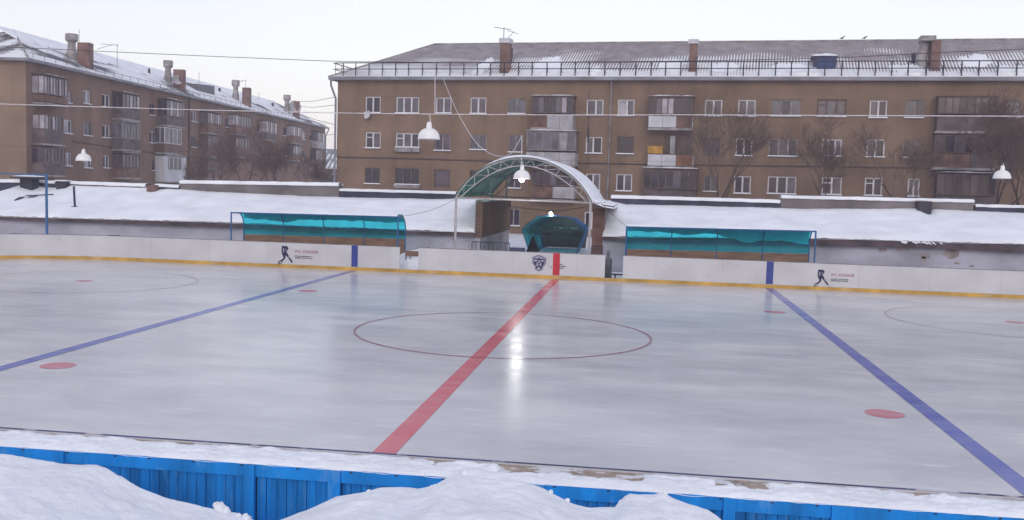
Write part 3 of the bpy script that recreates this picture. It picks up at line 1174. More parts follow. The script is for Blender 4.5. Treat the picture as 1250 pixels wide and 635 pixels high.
shelter('long teal-roofed player shelter with blue posts, left of the arch', 282.3, 486, 259.5, 265, False)
shelter('long teal-roofed player shelter with blue posts, right of the arch', 765, 996, 277, 282.5, True)

# ------------------------------------------------------------------ entrance arch
AY0, AY1 = 17.0, 26.5
fl, frt = at(556, 243.5, Y=AY0), at(722, 245, Y=AY0)
apex = at(642, 193.5, Y=AY0)
ax = (fl.x + frt.x) / 2
hw = (frt.x - fl.x) / 2
zf = (fl.z + frt.z) / 2
rise = apex.z - zf
RAD = (hw * hw + rise * rise) / (2 * rise)
zc = zf + rise - RAD
amax = math.asin(min(1, hw / RAD))
ar = thing('arch_canopy', 'snow-topped steel arch canopy with green sheeting over the rink entrance', 'arch canopy', (ax, AY0, -.1))


def apt(a, r_, y=0):
    return (r_ * math.sin(a), y, zc + r_ * math.cos(a) + .1)


def truss(y, m=STEELW):
    n = 36
    mb = MB()
    mb.tube([apt(-amax + 2 * amax * i / n, RAD, y) for i in range(n + 1)], .035, 6)
    inn = []
    for i in range(n + 1):
        t = -1 + 2 * i / n
        x = t * hw * .93
        z = zf + (rise - .30) * (1 - t * t) + .1
        inn.append((x, y, z))
    mb.tube(inn, .022, 6)
    k = 11
    for i in range(k):
        t0, t1 = i / k, (i + .5) / k
        o0, i0 = apt(-amax + 2 * amax * t0, RAD, y), inn[int(t1 * n)]
        o1 = apt(-amax + 2 * amax * (i + 1) / k, RAD, y)
        mb.bar(o0, i0, .028)
        mb.bar(i0, o1, .028)
    mb.tube([(-hw - .05, y, zf + .1), (hw + .35, y, zf + .07)], .034, 6)
    return mb


truss(0).build('front_truss', STEELW, ar)
truss(9.3).build('truss', FRG, ar)
for yy in (3.1, 6.2):
    MB().tube([apt(-amax + 2 * amax * i / 30, RAD - .01, yy) for i in range(31)], .02, 5).build('hoop', FRG, ar)
for sx in (-1, 1):
    for yy in (0, 9.3):
        MB().tube([(sx * (hw - .03), yy, 0), (sx * (hw - .03), yy, zf + .1)], .05, 8).build('post', STEELW, ar)
for i in range(7):
    a = -amax * .96 + 2 * amax * .96 * i / 6
    MB().tube([apt(a, RAD - .02, 0), apt(a, RAD - .02, AY1 - AY0)], .018, 5).build('purlin', FRG, ar)
mb = MB()
mb.grid(40, 12, lambda u, v: apt(-amax + 2 * amax * u, RAD + .045, -.1 + (AY1 - AY0 + .2) * v))
mb.build('vault_sheet', GREEN, ar, True)


def vsn(u, v):
    a = -amax * .62 + amax * 1.65 * u
    t = .05 + .04 * max(0, math.cos(a * 1.3)) + .04 * fbm(a * 3, v * 9, 1, 4, 8.0)
    t *= min(1, u * 5)
    if v < .02 or v > .98 or u < .012 or u > .99:
        t = .0
    p = apt(a, RAD + .052 + t, -.12 + (AY1 - AY0 + .24) * v)
    return p


MB().grid(80, 50, vsn).build('vault_snow', SNOW, ar, True)
# gutter drift joining vault and right shed roof
C0 = at(728, 243, Y=AY0 + .6)


def drift(u, v):
    x = hw - .12 + 1.05 * u
    y = .4 + 7 * v
    z = zf + .14 - .14 * u ** .6 + .05 * fbm(x, y, 1.6, 4, 3.0) + .16 * (1 - u) ** 2
    if u > .98 or v < .01:
        z -= .15
    return (x, y, z)


MB().grid(20, 50, drift).build('drift_snow', SNOW, ar, True)
MB().prism([(hw + .05, .45, zf - .12), (hw + .9, .45, zf - .2), (hw + .9, .45, zf - .04), (hw + .05, .45, zf + .05)], (0, 7, 0)).build('gutter_board', FASCIA, ar)
# brick pier beside the right shed
A, B = at(724, 246, Y=18.6), at(737, 292, Y=18.6)
o = MB().box(A.x, B.x, 0, .6, -.2, A.z - .02).build('brick_pier', mat('pier_brick', (.17, .095, .085), .9, .25, 2.5, .3, 12))
o.location = (0, 18.6, 0)
tag(o, 'dark red brick pier at the right foot of the arch', 'pier')
A, B = at(583, 246, Y=18.4), at(592, 283, Y=18.4)

# grey wall and downpipe in the passage, railings and sheet fence
A, B = at(619, 212, Y=26), at(620, 308, Y=26)
o = MB().tube([(0, 0, 0), (0, 0, A.z + .1)], .05, 8).build('standpipe', STEELW)
o.location = (A.x, 26, -.1)
tag(o, 'tall thin pale pipe standing in the passage under the arch', 'pipe')


def railing(label, xa, xb, Y, h, n, m):
    A, B = at(xa, 300, Y=Y), at(xb, 300, Y=Y)
    r = thing('railing', label, 'railing', (A.x, Y, -.14), 0, 'railings around the entrance')
    L = B.x - A.x
    MB().tube([(0, 0, h), (L, 0, h)], .022, 6).build('top_rail', m, r)
    mb = MB()
    for i in range(n + 1):
        mb.tube([(L * i / n, 0, 0), (L * i / n, 0, h)], .014, 5)
    mb.tube([(0, 0, .2), (L, 0, .2)], .016, 5)
    mb.build('balusters', m, r)


railing('dark blue railing before the grey wall at the left of the arch', 576, 622, 17.6, 1.18, 9, NAVYST)
railing('short dark railing between the right arch post and the cylinder', 722, 736, 17.5, 1.2, 6, DARKST)
railing('dark railing inside the far end of the teal tunnel', 662, 707, 34, .85, 14, DARKST)
A, B = at(622, 302, Y=26.5), at(641, 302, Y=26.5)
o = MB()
n = 14
for i in range(n):
    x0 = (B.x - A.x) * i / n
    x1 = (B.x - A.x) * (i + 1) / n
    o.box(x0, x1 - .01, .015 * (i % 2), .03 + .015 * (i % 2), 0, A.z + .14)
o = o.build('sheet_fence', SLATB)
o.location = (A.x, 26.5, -.14)
tag(o, 'blue corrugated sheet fence left of the teal tunnel', 'fence')

# teal tunnel behind the arch
TY = 27.5
A, B, T = at(637, 300, Y=TY), at(713, 300, Y=TY), at(675, 261.5, Y=TY)
tcx, tw, th = (A.x + B.x) / 2, (B.x - A.x) / 2, T.z
tn = thing('tunnel_canopy', 'teal faceted tunnel canopy behind the arch, with a lit lamp above', 'tunnel', (tcx, TY, -.1))
prof = [(-tw * .72, 0), (-tw, th * .62), (-tw * .86, th * .76), (-tw * .50, th * .97), (0, th + .02), (tw * .50, th * .97), (tw * .86, th * .76), (tw, th * .62), (tw * .72, 0)]
mb = MB()
LT = 7.0
mb.grid(8, 60, lambda u, v: (prof[round(u * 8)][0] * (1 - .12 * v), LT * v, prof[round(u * 8)][1] * (1 - .12 * v) + .012 * math.sin(v * 160)))
mb.build('tunnel_sheet', TEALD, tn)
for k in range(6):
    y = LT * k / 5
    f = 1 - .12 * k / 5
    MB().tube([(a * f * 1.01, y, b * f + .02) for a, b in prof], .03, 5).build('hoop', STEELB, tn)
for i in range(9):
    a, b = prof[i]
    MB().tube([(a, 0, b), (a * .88, LT, b * .88)], .018, 5).build('long_rail', STEELB, tn)
MB().add([(-tw * .80, LT + .05, 0), (tw * .80, LT + .05, 0), (tw * .85, LT + .05, th * .50), (-tw * .85, LT + .05, th * .50)], [(0, 1, 2, 3)]).build('end_wall', PARAG, tn)
MB().prism([(-tw * .85, LT + .06, th * .502), (tw * .87, LT + .06, th * .502), (tw * .85, LT + .06, th * .66), (tw * .44, LT + .06, th * .85), (0, LT + .06, th * .89), (-tw * .44, LT + .06, th * .85), (-tw * .85, LT + .06, th * .66)], (0, .05, 0)).build('end_panel', TEALD, tn)
sg = MB()
for a, b in ((-.40, -.34), (-.24, -.02), (.06, .10), (.20, .48)):
    sg.prism([(tw * a, LT - .02, th * .555), (tw * b, LT - .02, th * .545), (tw * (b + .03), LT - .02, th * .575), (tw * (a + .04), LT - .02, th * .585)], (0, .04, 0))
sg.build('snow_ledge', SNOW, tn)
# tarp at the mouth
A, B, T = at(641, 311, Y=27.1), at(660, 311, Y=27.1), at(652, 289, Y=27.1)
o = thing('tarpaulin', 'dark navy triangular tarpaulin at the left of the tunnel mouth', 'tarpaulin', (A.x, 27.1, -.1))
w = B.x - A.x
mbt = MB()


def tarp(u, v):
    x = w * (.5 * v + (1 - v) * u * 1.0 + (u - .5) * .16 * v)
    return (x, .18 * math.sin(u * 9) * (1 - v) - .1, (T.z + .1) * v)


mbt.grid(20, 12, tarp)
mbt.build('cloth', TARP, o, True)
MB().tube([(w * .5, 0, 0), (w * .5, 0, T.z + .12)], .03, 6).build('pole', DARKST, o)

# left board gap: snow heap; right gap: cylinder and bench end
c = at(504, 331, Y=15.6)


def heap(u, v):
    x, y = -1.1 + 2.6 * u, -.55 + 1.3 * v
    e = max(0, 1 - ((u - .62) / .62) ** 2) * max(0, 1 - ((v - .5) * 2) ** 2)
    return (x, y, -.16 + .95 * e ** .7 + .06 * fbm(x, y, 3, 4, 1.0) * min(1, e * 4))


o = MB().grid(60, 40, heap).build('snow_heap', SNOWD, None, True)
o.location = (c.x - .1, 15.6, 0)
tag(o, 'dirty snow heap behind the open gap in the left boards', 'snow heap')
A, B = at(494, 309, Y=15.2), at(510, 312, Y=15.2)
bench = thing('plank_bench', 'weathered brown plank bench end in the left board gap', 'bench', (A.x, 15.3, -.1))
MB().box(0, B.x - A.x + .3, -.02, .02, .62, .82).build('backrest', BROWNPLY, bench)
for x in (.04, .22):
    MB().box(x - .02, x + .02, -.06, -.02, 0, .60).build('leg', STEELB, bench)
MB().box(-.1, .42, -.07, -.03, .02, .07).build('foot_bar', STEELB, bench)
A, B = at(743, 303, Y=14.6), at(743, 340, Y=14.6)
r0 = (at(748, 320, Y=14.6).x - at(738.5, 320, Y=14.6).x) / 2
o = thing('gas_cylinder', 'dark grey narrow-necked cylinder standing in the right board gap', 'cylinder', (A.x, 14.6, -.1))
h = at(743, 316, Y=14.6).z + .1
MB().lathe([(0.001, 0), (r0, 0), (r0, h - .05), (r0 * .92, h), (r0 * .6, h + .05), (r0 * .38, h + .07), (r0 * .36, h + .13)], (0, 0, 0), 24).build('body', GREYM, o, True)
MB().lathe([(r0 * .42, h + .12), (r0 * .46, h + .20), (r0 * .34, h + .28), (r0 * .15, h + .33), (.001, h + .33)], (0, 0, 0), 18).build('valve', GREYM, o, True)
A, B = at(747, 331.5, Y=15.4), at(762, 333, Y=15.4)
o = thing('low_bench', 'low snow-dusted bench behind the right board gap', 'bench', (A.x, 15.4, -.1))
MB().box(0, B.x - A.x + .9, -.15, .15, .20, .26).build('seat', DARKST, o)
MB().grid(30, 6, lambda u, v: ((B.x - A.x + .9) * u, -.15 + .3 * v, .262 + .06 * max(0, fbm(u * 6, v, 1.5, 3, 2) + .35) * math.sin(PI * v) ** .5)).build('snow_cover', SNOW, o, True)
for x in (.1, B.x - A.x + .7):
    MB().box(x, x + .06, -.12, .12, 0, .198).build('leg', DARKST, o)


# ------------------------------------------------------------------ apartment buildings
class Block:
    def __init__(s, root, rz):
        s.r = root
        s.o = Vector(root.location)
        s.ux = Vector((math.cos(rz), math.sin(rz), 0))
        s.uy = Vector((-math.sin(rz), math.cos(rz), 0))

    def pl(s, px, py, y=0.0):
        """pixel -> local (u, z) on the plane local y"""
        d = ray(px, py)
        t = ((s.o + s.uy * y - CAM) @ s.uy) / (d @ s.uy) if False else (s.o + s.uy * y - CAM).dot(s.uy) / d.dot(s.uy)
        p = CAM + d * t - s.o
        return p.dot(s.ux), p.z

    def rect(s, x0, x1, y0, y1, y=0.0):
        xm, ym = (x0 + x1) / 2, (y0 + y1) / 2
        return s.pl(x0, ym, y)[0], s.pl(x1, ym, y)[0], s.pl(xm, y1, y)[1], s.pl(xm, y0, y)[1]


def wall_with_holes(L, z0, z1, holes, depth=.14):
    us = sorted({0.0, L} | {h[i] for h in holes for i in (0, 1)} | {L * i / 12 for i in range(13)})
    zs = sorted({z0, z1} | {h[i] for h in holes for i in (2, 3)})
    mb = MB()
    for a, b in zip(us, us[1:]):
        if b - a < 1e-5:
            continue
        um = (a + b) / 2
        run = None
        for c, d in zip(zs, zs[1:]):
            zm = (c + d) / 2
            hole = any(h[0] < um < h[1] and h[2] < zm < h[3] for h in holes)
            if not hole:
                if run is None:
                    run = c
                end = d
            if hole and run is not None:
                mb.quad((a, 0, run), (b, 0, run), (b, 0, end), (a, 0, end))
                run = None
        if run is not None:
            mb.quad((a, 0, run), (b, 0, run), (b, 0, end), (a, 0, end))
    for (a, b, c, d) in holes:
        mb.quad((a, 0, c), (a, 0, d), (a, depth, d), (a, depth, c))
        mb.quad((b, 0, d), (b, 0, c), (b, depth, c), (b, depth, d))
        mb.quad((a, 0, d), (b, 0, d), (b, depth, d), (a, depth, d))
        mb.quad((a, 0, c), (a, depth, c), (b, depth, c), (b, 0, c))
    return mb


def window(blk, R, n, style, glass, sill=True, transom=False, mid=None):
    u0, u1, z0, z1 = R
    fm = {'w': FRW, 'b': FRB, 'g': FRG}[style]
    fw = .085 if style == 'w' else .075
    y0, y1 = .075, .135
    mb = MB()
    mb.box(u0, u0 + fw, y0, y1, z0, z1)
    mb.box(u1 - fw, u1, y0, y1, z0, z1)
    mb.box(u0 + fw, u1 - fw, y0, y1, z0, z0 + fw)
    mb.box(u0 + fw, u1 - fw, y0, y1, z1 - fw, z1)
    edges = [u0 + (u1 - u0) * i / n for i in range(1, n)]
    if n == 2 and mid:
        edges = [u0 + (u1 - u0) * mid]
    for e in edges:
        mb.box(e - .055, e + .055, y0 - .012, y1 - .01, z0 + fw, z1 - fw)
    if transom:
        a = u0 + fw
        b = edges[0] - .055 if edges else u1 - fw
        zt = z0 + (z1 - z0) * .68
        mb.box(a, b, y0 + .005, y1 - .01, zt - .035, zt + .035)
    f = mb.build('window', fm, blk.r)
    cells = [u0] + edges + [u1]
    pm = MB()
    for i, (a, b) in enumerate(zip(cells, cells[1:])):
        gi = glass[i % len(glass)]
        pm.quad((a, .125, z0), (b, .125, z0), (b, .125, z1), (a, .125, z1), gi)
    pm.build('pane', GL, f)
    if sill:
        MB().box(u0 - .06, u1 + .06, -.10, .12, z0 - .055, z0 - .004).build('sill', FRG, f)
        MB().box(u0 - .05, u1 + .05, -.11, .07, z0 - .002, z0 + .055).build('sill_snow', SNOW, f)
    return f


def balcony(blk, px, roof, glaze, panel, slab, frame=FRB, n=6, glass=(2, 1, 2), pm=(BALP,), split=None, y=-1.0, snow=True, slats=False, sides=True, white=False):
    """px: (x0,x1) pixels on the front plane; roof/glaze/panel/slab: pixel rows (top,bottom) or None"""
    x0, x1 = px
    xm = (x0 + x1) / 2
    allr = [q for q in (roof, glaze, panel, slab) if q]
    ym = (min(q[0] for q in allr) + max(q[1] for q in allr)) / 2
    u0, u1 = blk.pl(x0, ym, y)[0], blk.pl(x1, ym, y)[0]
    Z = lambda py: blk.pl(xm, py, y)[1]
    b = MB()
    if slab:
        b.box(u0 - .03, u1 + .03, y - .03, -.002, Z(slab[1]), Z(slab[0]))
    else:
        b.box(u0, u1, y + .02, -.002, Z(panel[1]) - .08, Z(panel[1]) - .004)
    root = b.build('balcony', VENTM, blk.r)
    if panel:
        zt, zb = Z(panel[0]), Z(panel[1])
        parts = split or [i / len(pm) for i in range(1, len(pm))]
        eds = [0] + list(parts) + [1]
        for i, (a, c) in enumerate(zip(eds, eds[1:])):
            m = pm[i % len(pm)]
            ua, ub = u0 + (u1 - u0) * a, u0 + (u1 - u0) * c
            q = MB()
            if slats and i == 0:
                k = int((ub - ua) / .16)
                for j in range(k):
                    q.box(ua + j * .16, ua + j * .16 + .10, y, y + .03, zb, zt)
                q.box(ua, ub, y + .035, y + .05, zb, zt)
                q.build('front_panel', [BALB if m is BALP else m], root)
            else:
                q.box(ua + .012, ub - .012, y, y + .04, zb, zt)
                q.build('front_panel', m, root)
        sd = pm[0]
        for uu, w in ((u0, .03), (u1 - .03, .03)):
            MB().box(uu, uu + w, y + .045, -.002, zb, zt).build('side_panel', sd, root)
    if glaze:
        zt, zb = Z(glaze[0]), Z(glaze[1])
        fm = FRW if white else frame
        q = MB()
        fw = .07
        q.box(u0, u1, y, y + .06, zb, zb + fw)
        q.box(u0, u1, y, y + .06, zt - fw, zt)
        for i in range(n + 1):
            uu = u0 + (u1 - u0 - fw) * i / n
            q.box(uu, uu + fw, y - .004, y + .056, zb + fw, zt - fw)
        for uu in (u0, u1 - .05):
            q.box(uu, uu + .05, y + .062, -.002, zb, zb + fw)
            q.box(uu, uu + .05, y + .062, -.002, zt - fw, zt)
            q.box(uu, uu + .05, y + .45, y + .52, zb + fw, zt - fw)
        q.build('glazing_frame', fm, root)
        g_ = MB()
        for i in range(n):
            a, c = u0 + (u1 - u0) * i / n, u0 + (u1 - u0) * (i + 1) / n
            g_.quad((a, y + .04, zb), (c, y + .04, zb), (c, y + .04, zt), (a, y + .04, zt), glass[i % len(glass)])
        g_.quad((u0 + .02, y + .04, zb), (u0 + .02, -.002, zb), (u0 + .02, -.002, zt), (u0 + .02, y + .04, zt), glass[0])
        g_.quad((u1 - .02, y + .04, zb), (u1 - .02, -.002, zb), (u1 - .02, -.002, zt), (u1 - .02, y + .04, zt), glass[0])
        g_.build('glazing_pane', GL, root)
    if roof:
        zt, zb = Z(roof[0]), Z(roof[1])
        MB().box(u0 - .06, u1 + .06, y - .08, -.002, zb, zb + .07).build('canopy', frame, root)
        if snow:
            uu0, uu1 = u0 - .06, u1 + .06
            MB().grid(30, 5, lambda a, c: (uu0 + (uu1 - uu0) * a, y - .10 + 1.05 * c * abs(y), zb + .072 + (.02 + .10 * max(0, fbm(a * 5, c, 1.3, 3, px[0]) + .45)) * (0 if c < .01 or c > .99 else 1) * math.sin(PI * max(.04, min(.96, a))) ** .3)).build('canopy_snow', SNOW, root, True)
    return root


# ---- right block
rzR = math.radians(-7)
AR = CAM + ray(411.5, 160) * 75.5
rb = thing('apartment_block', 'long ochre brick apartment block with grey slate hip roof behind the arch', 'apartment block', (AR.x, AR.y, 0), rzR)
K = Block(rb, rzR)
zE = K.pl(700, 97.5)[1]
LR = K.pl(1250, 100)[0] + 14
DEP = 12.0
rowsR = [
    # row 4
    [(446, 464.5, 118, 138, 2, 'w', (1, 0), {}), (483.5, 511.5, 118.5, 138.5, 3, 'w', (2, 4, 2), {}), (532, 551, 119, 138.5, 2, 'w', (4, 2), {}), (574, 593.5, 119, 139, 2, 'w', (2, 4), {}),
     (620.5, 641, 120, 139, 2, 'g', (2, 2), {}), (716, 736.5, 121.5, 141, 2, 'w', (4, 2), {'mid': .55}), (754, 774.5, 121.5, 141.5, 2, 'w', (3, 2), {'mid': .55}), (860.5, 881.5, 121.8, 142, 2, 'w', (2, 4), {}), (901, 922.5, 121.8, 142.5, 2, 'w', (4, 2), {}),
     (941.5, 977.5, 121.5, 142, 3, 'g', (2, 1, 2), {}), (997.5, 1033, 121.5, 142.5, 3, 'b', (4, 2, 4), {'transom': True}), (1061.5, 1083, 122.5, 144, 2, 'w', (2, 1), {}), (1105, 1127.5, 122.5, 144, 2, 'g', (2, 1), {}), (1231, 1246, 123, 144, 2, 'g', (2, 2), {})],
    # row 3
    [(446, 464.5, 161.5, 181, 2, 'w', (1, 4), {'transom': True}), (483, 511.5, 162.5, 183, 3, 'w', (2, 2, 1), {'transom': True}), (530.5, 550, 163.5, 184, 2, 'g', (1, 4), {}), (574, 594, 164.5, 183, 2, 'g', (2, 4), {}), (621, 638, 165, 186, 2, 'g', (4, 4), {}),
     (715, 735, 167, 187.5, 2, 'w', (2, 1), {'mid': .45}), (753, 773.5, 167, 188, 1, 'b', (0,), {}), (858.5, 878, 168, 191, 1, 'b', (4,), {'sill': False}), (898, 918, 169, 190.5, 2, 'w', (1, 1), {}), (938.5, 973.5, 169.5, 191, 3, 'g', (1, 4, 1), {}),
     (1003, 1027.5, 170, 191, 3, 'w', (2, 1, 2), {}), (1058, 1080, 170, 192, 2, 'w', (2, 0), {}), (1102, 1124, 172, 192.5, 2, 'g', (1, 4), {})],
    # row 2
    [(445.5, 463.5, 205, 224.5, 2, 'b', (1, 1), {}), (482, 511.5, 205.5, 227, 3, 'b', (1, 0, 1), {}), (530, 549.5, 207, 229, 1, 'b', (4,), {'sill': False}), (573, 592, 208, 229, 2, 'b', (1, 1), {}), (620, 636, 209, 230, 2, 'g', (1, 1), {}),
     (715, 732.5, 212, 233, 2, 'w', (1, 2), {}), (752, 771.5, 212.5, 233.5, 2, 'w', (1, 2), {'mid': .5}), (859, 876, 214, 234, 2, 'g', (1, 4), {}), (896, 916.5, 215, 236.5, 2, 'w', (1, 1), {}), (937, 972, 215.5, 237, 3, 'w', (1, 1, 2), {}),
     (1003, 1027.5, 216.5, 238, 2, 'w', (1, 2), {'transom': True}), (1055.5, 1077, 217, 239, 2, 'w', (0, 1), {'transom': True}), (1108, 1122.5, 218, 240, 2, 'w', (2, 2), {})],
]
holes, wins = [], []
for row in rowsR:
    for (x0, x1, y0, y1, n, st, gl, kw) in row:
        R = K.rect(x0, x1, y0, y1)
        holes.append(R)
        wins.append((R, n, st, gl, kw))
# ground-floor row, hidden by the sheds from the rink but real
for row in (rowsR[2],):
    for (x0, x1, y0, y1, n, st, gl, kw) in row:
        R = K.rect(x0, x1, y0, y1)
        R = (R[0], R[1], R[2] - 2.8, R[3] - 2.8)
        holes.append(R)
        wins.append((R, n, st, gl, dict(kw)))
wall_with_holes(LR, -.9, zE, holes).build('front_wall', BRICKR, rb)
mb = MB()
mb.quad((0, DEP, -.9), (0, 0, -.9), (0, 0, zE), (0, DEP, zE))
mb.quad((LR, 0, -.9), (LR, DEP, -.9), (LR, DEP, zE), (LR, 0, zE))
mb.quad((LR, DEP, -.9), (0, DEP, -.9), (0, DEP, zE), (LR, DEP, zE))
mb.build('side_wall', BRICKR, rb)
for (R, n, st, gl, kw) in wins:
    window(K, R, n, st, gl, **kw)
# roof
ev = .55
zr = K.pl(900, 51.0, DEP / 2)[1]
uh = K.pl(530, 53.5, DEP / 2)[0]
zg = zE + .12
SL = slate_mat('grey_wave_slate', (.29, .26, .285), zg, zr, 1.5, .21, 3.7, .9, 4.0)
roof = MB()
nn = 60
roof.add([(-ev, -ev, zg), (LR + ev, -ev, zg), (LR + ev - uh, DEP / 2, zr), (uh, DEP / 2, zr), (LR + ev, DEP + ev, zg), (-ev, DEP + ev, zg)],
         [(0, 1, 2, 3), (4, 5, 3, 2), (5, 0, 3), (1, 4, 2)])
rf = roof.build('roof', SL, rb)
MB().box(-ev, LR + ev, -ev, -ev + .06, zg - .20, zg + .05).build('gutter', ROOFEDGE, rf)
MB().box(-ev, -ev + .06, -ev + .062, DEP + ev, zg - .20, zg + .05).build('gutter', ROOFEDGE, rf)
MB().box(-ev + .062, LR + ev, -ev + .062, -.002, zE - .06, zE).build('soffit', ROOFEDGE, rf)
MB().tube([(uh, DEP / 2, zr), (LR - uh, DEP / 2, zr)], .09, 6).build('ridge_cap', VENTM, rf)
MB().tube([(-ev, -ev, zg + .03), (uh, DEP / 2, zr)], .08, 6).build('ridge_cap', VENTM, rf)
slope = (zr - zg) / (DEP / 2 + ev)
# snow heaps lying on the lower slope
rnd = random.Random(21)
for (xa, xb, ya, yb) in ((574, 606, 70, 92), (645, 692, 69, 92), (800, 838, 73, 91), (865, 905, 76, 88), (940, 988, 78, 92), (1086, 1128, 78, 92), (1172, 1206, 66, 82), (1218, 1250, 80, 92), (715, 735, 82, 92), (985, 1000, 82, 93)):
    def on_roof(px, py):
        lo, hi = -ev, DEP / 2
        for _ in range(30):
            m_ = (lo + hi) / 2
            u, z = K.pl(px, py, m_)
            if z > zg + slope * (m_ + ev):
                lo = m_
            else:
                hi = m_
        return K.pl(px, py, lo)[0], lo
    ua, yl = on_roof(xa, yb)
    ub, yh = on_roof(xb, ya)
    yh = min(yh, DEP / 2 - .4)

    def heapf(u, v):
        cx_, cy_ = u * 2 - 1, v * 2 - 1
        k = .80 - .75 * abs(cx_) ** 3 - .75 * abs(cy_) ** 3 - (.25 * cy_ if cy_ > 0 else 0) + 1.5 * fbm(u * 2.2 + xa, v * 1.4, 1.3, 5, xa) + .12 * math.sin((ua + (ub - ua) * u) * 2 * PI / .30) * (1 if v > .3 else .3)
        if min(u, v, 1 - u, 1 - v) < .02:
            k = -1
        uu = ua + (ub - ua) * u
        y = yl + (yh - yl) * v
        return (uu, y, zg + slope * (y + ev) - .02 + .15 * max(-.6, min(1, k * 1.5)))
    MB().grid(90, 40, heapf).build('roof_snow', SNOW, rf, True)
# roof railing
yrl = -ev + .28
zrl = zg + slope * .28
us = []
px = 421
u = K.pl(428, 84, yrl)[0]
mb, mb2 = MB(), MB()
uu = .55
while uu < LR:
    mb.bar((uu, yrl, zrl - .03), (uu, yrl + .02, zrl + 1.0), .085)
    mb.bar((uu, yrl + .45, zrl + .42 * slope), (uu, yrl + .03, zrl + .75), .035)
    uu += 1.02 + .12 * rnd.random()
for h_, w in ((.97, .075), (.50, .065)):
    mb.bar((-.1, yrl, zrl + h_), (LR, yrl, zrl + h_), w)
    mb.bar((-ev + .28, yrl, zrl + h_), (-ev + .28, yrl + 5, zrl + h_), w)
for k in range(5):
    mb.bar((-ev + .28, yrl + 1.1 * k + .4, zrl - .03), (-ev + .28, yrl + 1.1 * k + .4, zrl + 1.0), .05)
mb.build('roof_railing', DARKST, rb)


def roof_chimney(x0, x1, yt, yb, ydepth, d, capm=VENTM, m=CHIM, capw=.12, caph=.5, blk=K, par=rf):
    u0, z0 = blk.pl(x0, yb, ydepth)
    u1, z1 = blk.pl(x1, yt, ydepth)
    c = MB().box(u0, u1, ydepth, ydepth + d, z0 - .6, z1).build('chimney', m, par)
    return u0, u1, z0, z1, c


u0, u1, z0, z1, c = roof_chimney(609.5, 621.5, 52, 92, .15, .8)
MB().box(u0 - .08, u1 + .08, .07, 1.03, z1 - .02, z1 + .32).build('chimney_cap', BALW, rf)
u0, u1, z0, z1, c = roof_chimney(840.5, 851, 53, 88, .4, .7)
MB().box(u0 - .1, u1 + .1, .3, 1.2, z1 - .02, z1 + .28).build('chimney_cap', BALW, rf)
u0, u1, z0, z1, c = roof_chimney(1136, 1149.5, 49, 88, .5, 1.5)
MB().box(u0 - .75, u1 - .35, .4, 1.9, z1 - .02, z1 + .30).build('chimney_cap', VENTM, rf)
MB().tube([(u0 - .2, 1.5, z1 - 2.2), (u0 - .5, 1.4, z1 - 1.1), (u0 - .35, 1.3, z1 - .05)], [.38, .36, .32], 10).build('vent_pipe', VENTM, rf)
MB().lathe([(.13, 0), (.13, .7), (.2, .72), (.001, .9)], (u0 - .95, 1.9, z1 - 1.5), 10).build('vent_pipe', DARKST, rf)
u, z = K.pl(624, 64, 2.4)
MB().tube([(u, 2.4, z - 1.0), (u, 2.4, z + .3)], .12, 8).build('vent_pipe', DARKST, rf)
# dormer hatch
u0, z0 = K.pl(992, 87, .9)
u1, z1 = K.pl(1021, 68.5, .9)
dm = MB()
dm.prism([(u0, .9, z0 - .1), (u1, .9, z0 - .1), (u1, .9, z1), (u0, .9, z1)], (0, 2.4, 0))
dm = dm.build('dormer', NAVYST, rf)
MB().box(u0 + .32, u1 - .08, .86, .897, z0 + .02, z1 - .08).build('hatch', mat('hatch_blue', (.025, .05, .15), .6, .2, 2), rb)
MB().grid(24, 10, lambda a, v: (u0 - .15 + (u1 - u0 + .3) * a, .78 + 2.6 * v, z1 + .01 + (.20 + .06 * nz(a * 4, v * 3)) * (math.sin(PI * max(0, min(1, a))) ** .5) * (1 if .03 < v < .97 else 0))).build('dormer_snow', SNOW, rf, True)
# antenna on the first chimney
u, z = K.pl(615, 44, .6)
an = MB()
an.bar((u, .6, z - .6), (u, .6, z + .65), .05)
an.bar((u - .75, .6, z + .65), (u + .55, .6, z + .45), .04)
an.bar((u + .1, .6, z - .4), (u + .8, .6, z + .35), .035)
an.bar((u + .25, .6, z + .4), (u + 1.1, .6, z + .15), .035)
for k in range(4):
    an.bar((u - .6 + k * .3, .4, z + .62 - k * .04), (u - .6 + k * .3, .8, z + .64 - k * .04), .025)
an.build('antenna', DARKST, rb)
# downpipe at the left corner with its bent neck, and one mid facade
MB().tube([(-.35, -.5, zg - .1), (-.38, -.42, zg - .6), (-.10, -.12, zg - 1.6), (-.10, -.12, -.9)], .085, 8).build('downpipe', ROOFEDGE, rb)
u, z = K.pl(745, 150)
MB().tube([(u, -.1, zE - .1), (u, -.1, -.9)], .06, 6).build('downpipe', FRG, rb)
# cable stapled along the facade and dark floor line
q = [K.pl(x, y) for x, y in ((412, 192), (500, 194), (640, 198), (800, 201), (1000, 203.5), (1250, 207))]
MB().tube([(a, -.05, b) for a, b in q], .035, 5).build('facade_cable', CABLED, rb)
u, z = K.pl(450, 141, -.3)
d_ = MB().lathe([(.001, 0), (.18, .02), (.30, .09), (.34, .16)], (0, 0, 0), 18).build('satellite_dish', BALW, rb, True)
d_.location = (u, -.3, z)
d_.rotation_euler = (math.radians(70), 0, math.radians(-25))
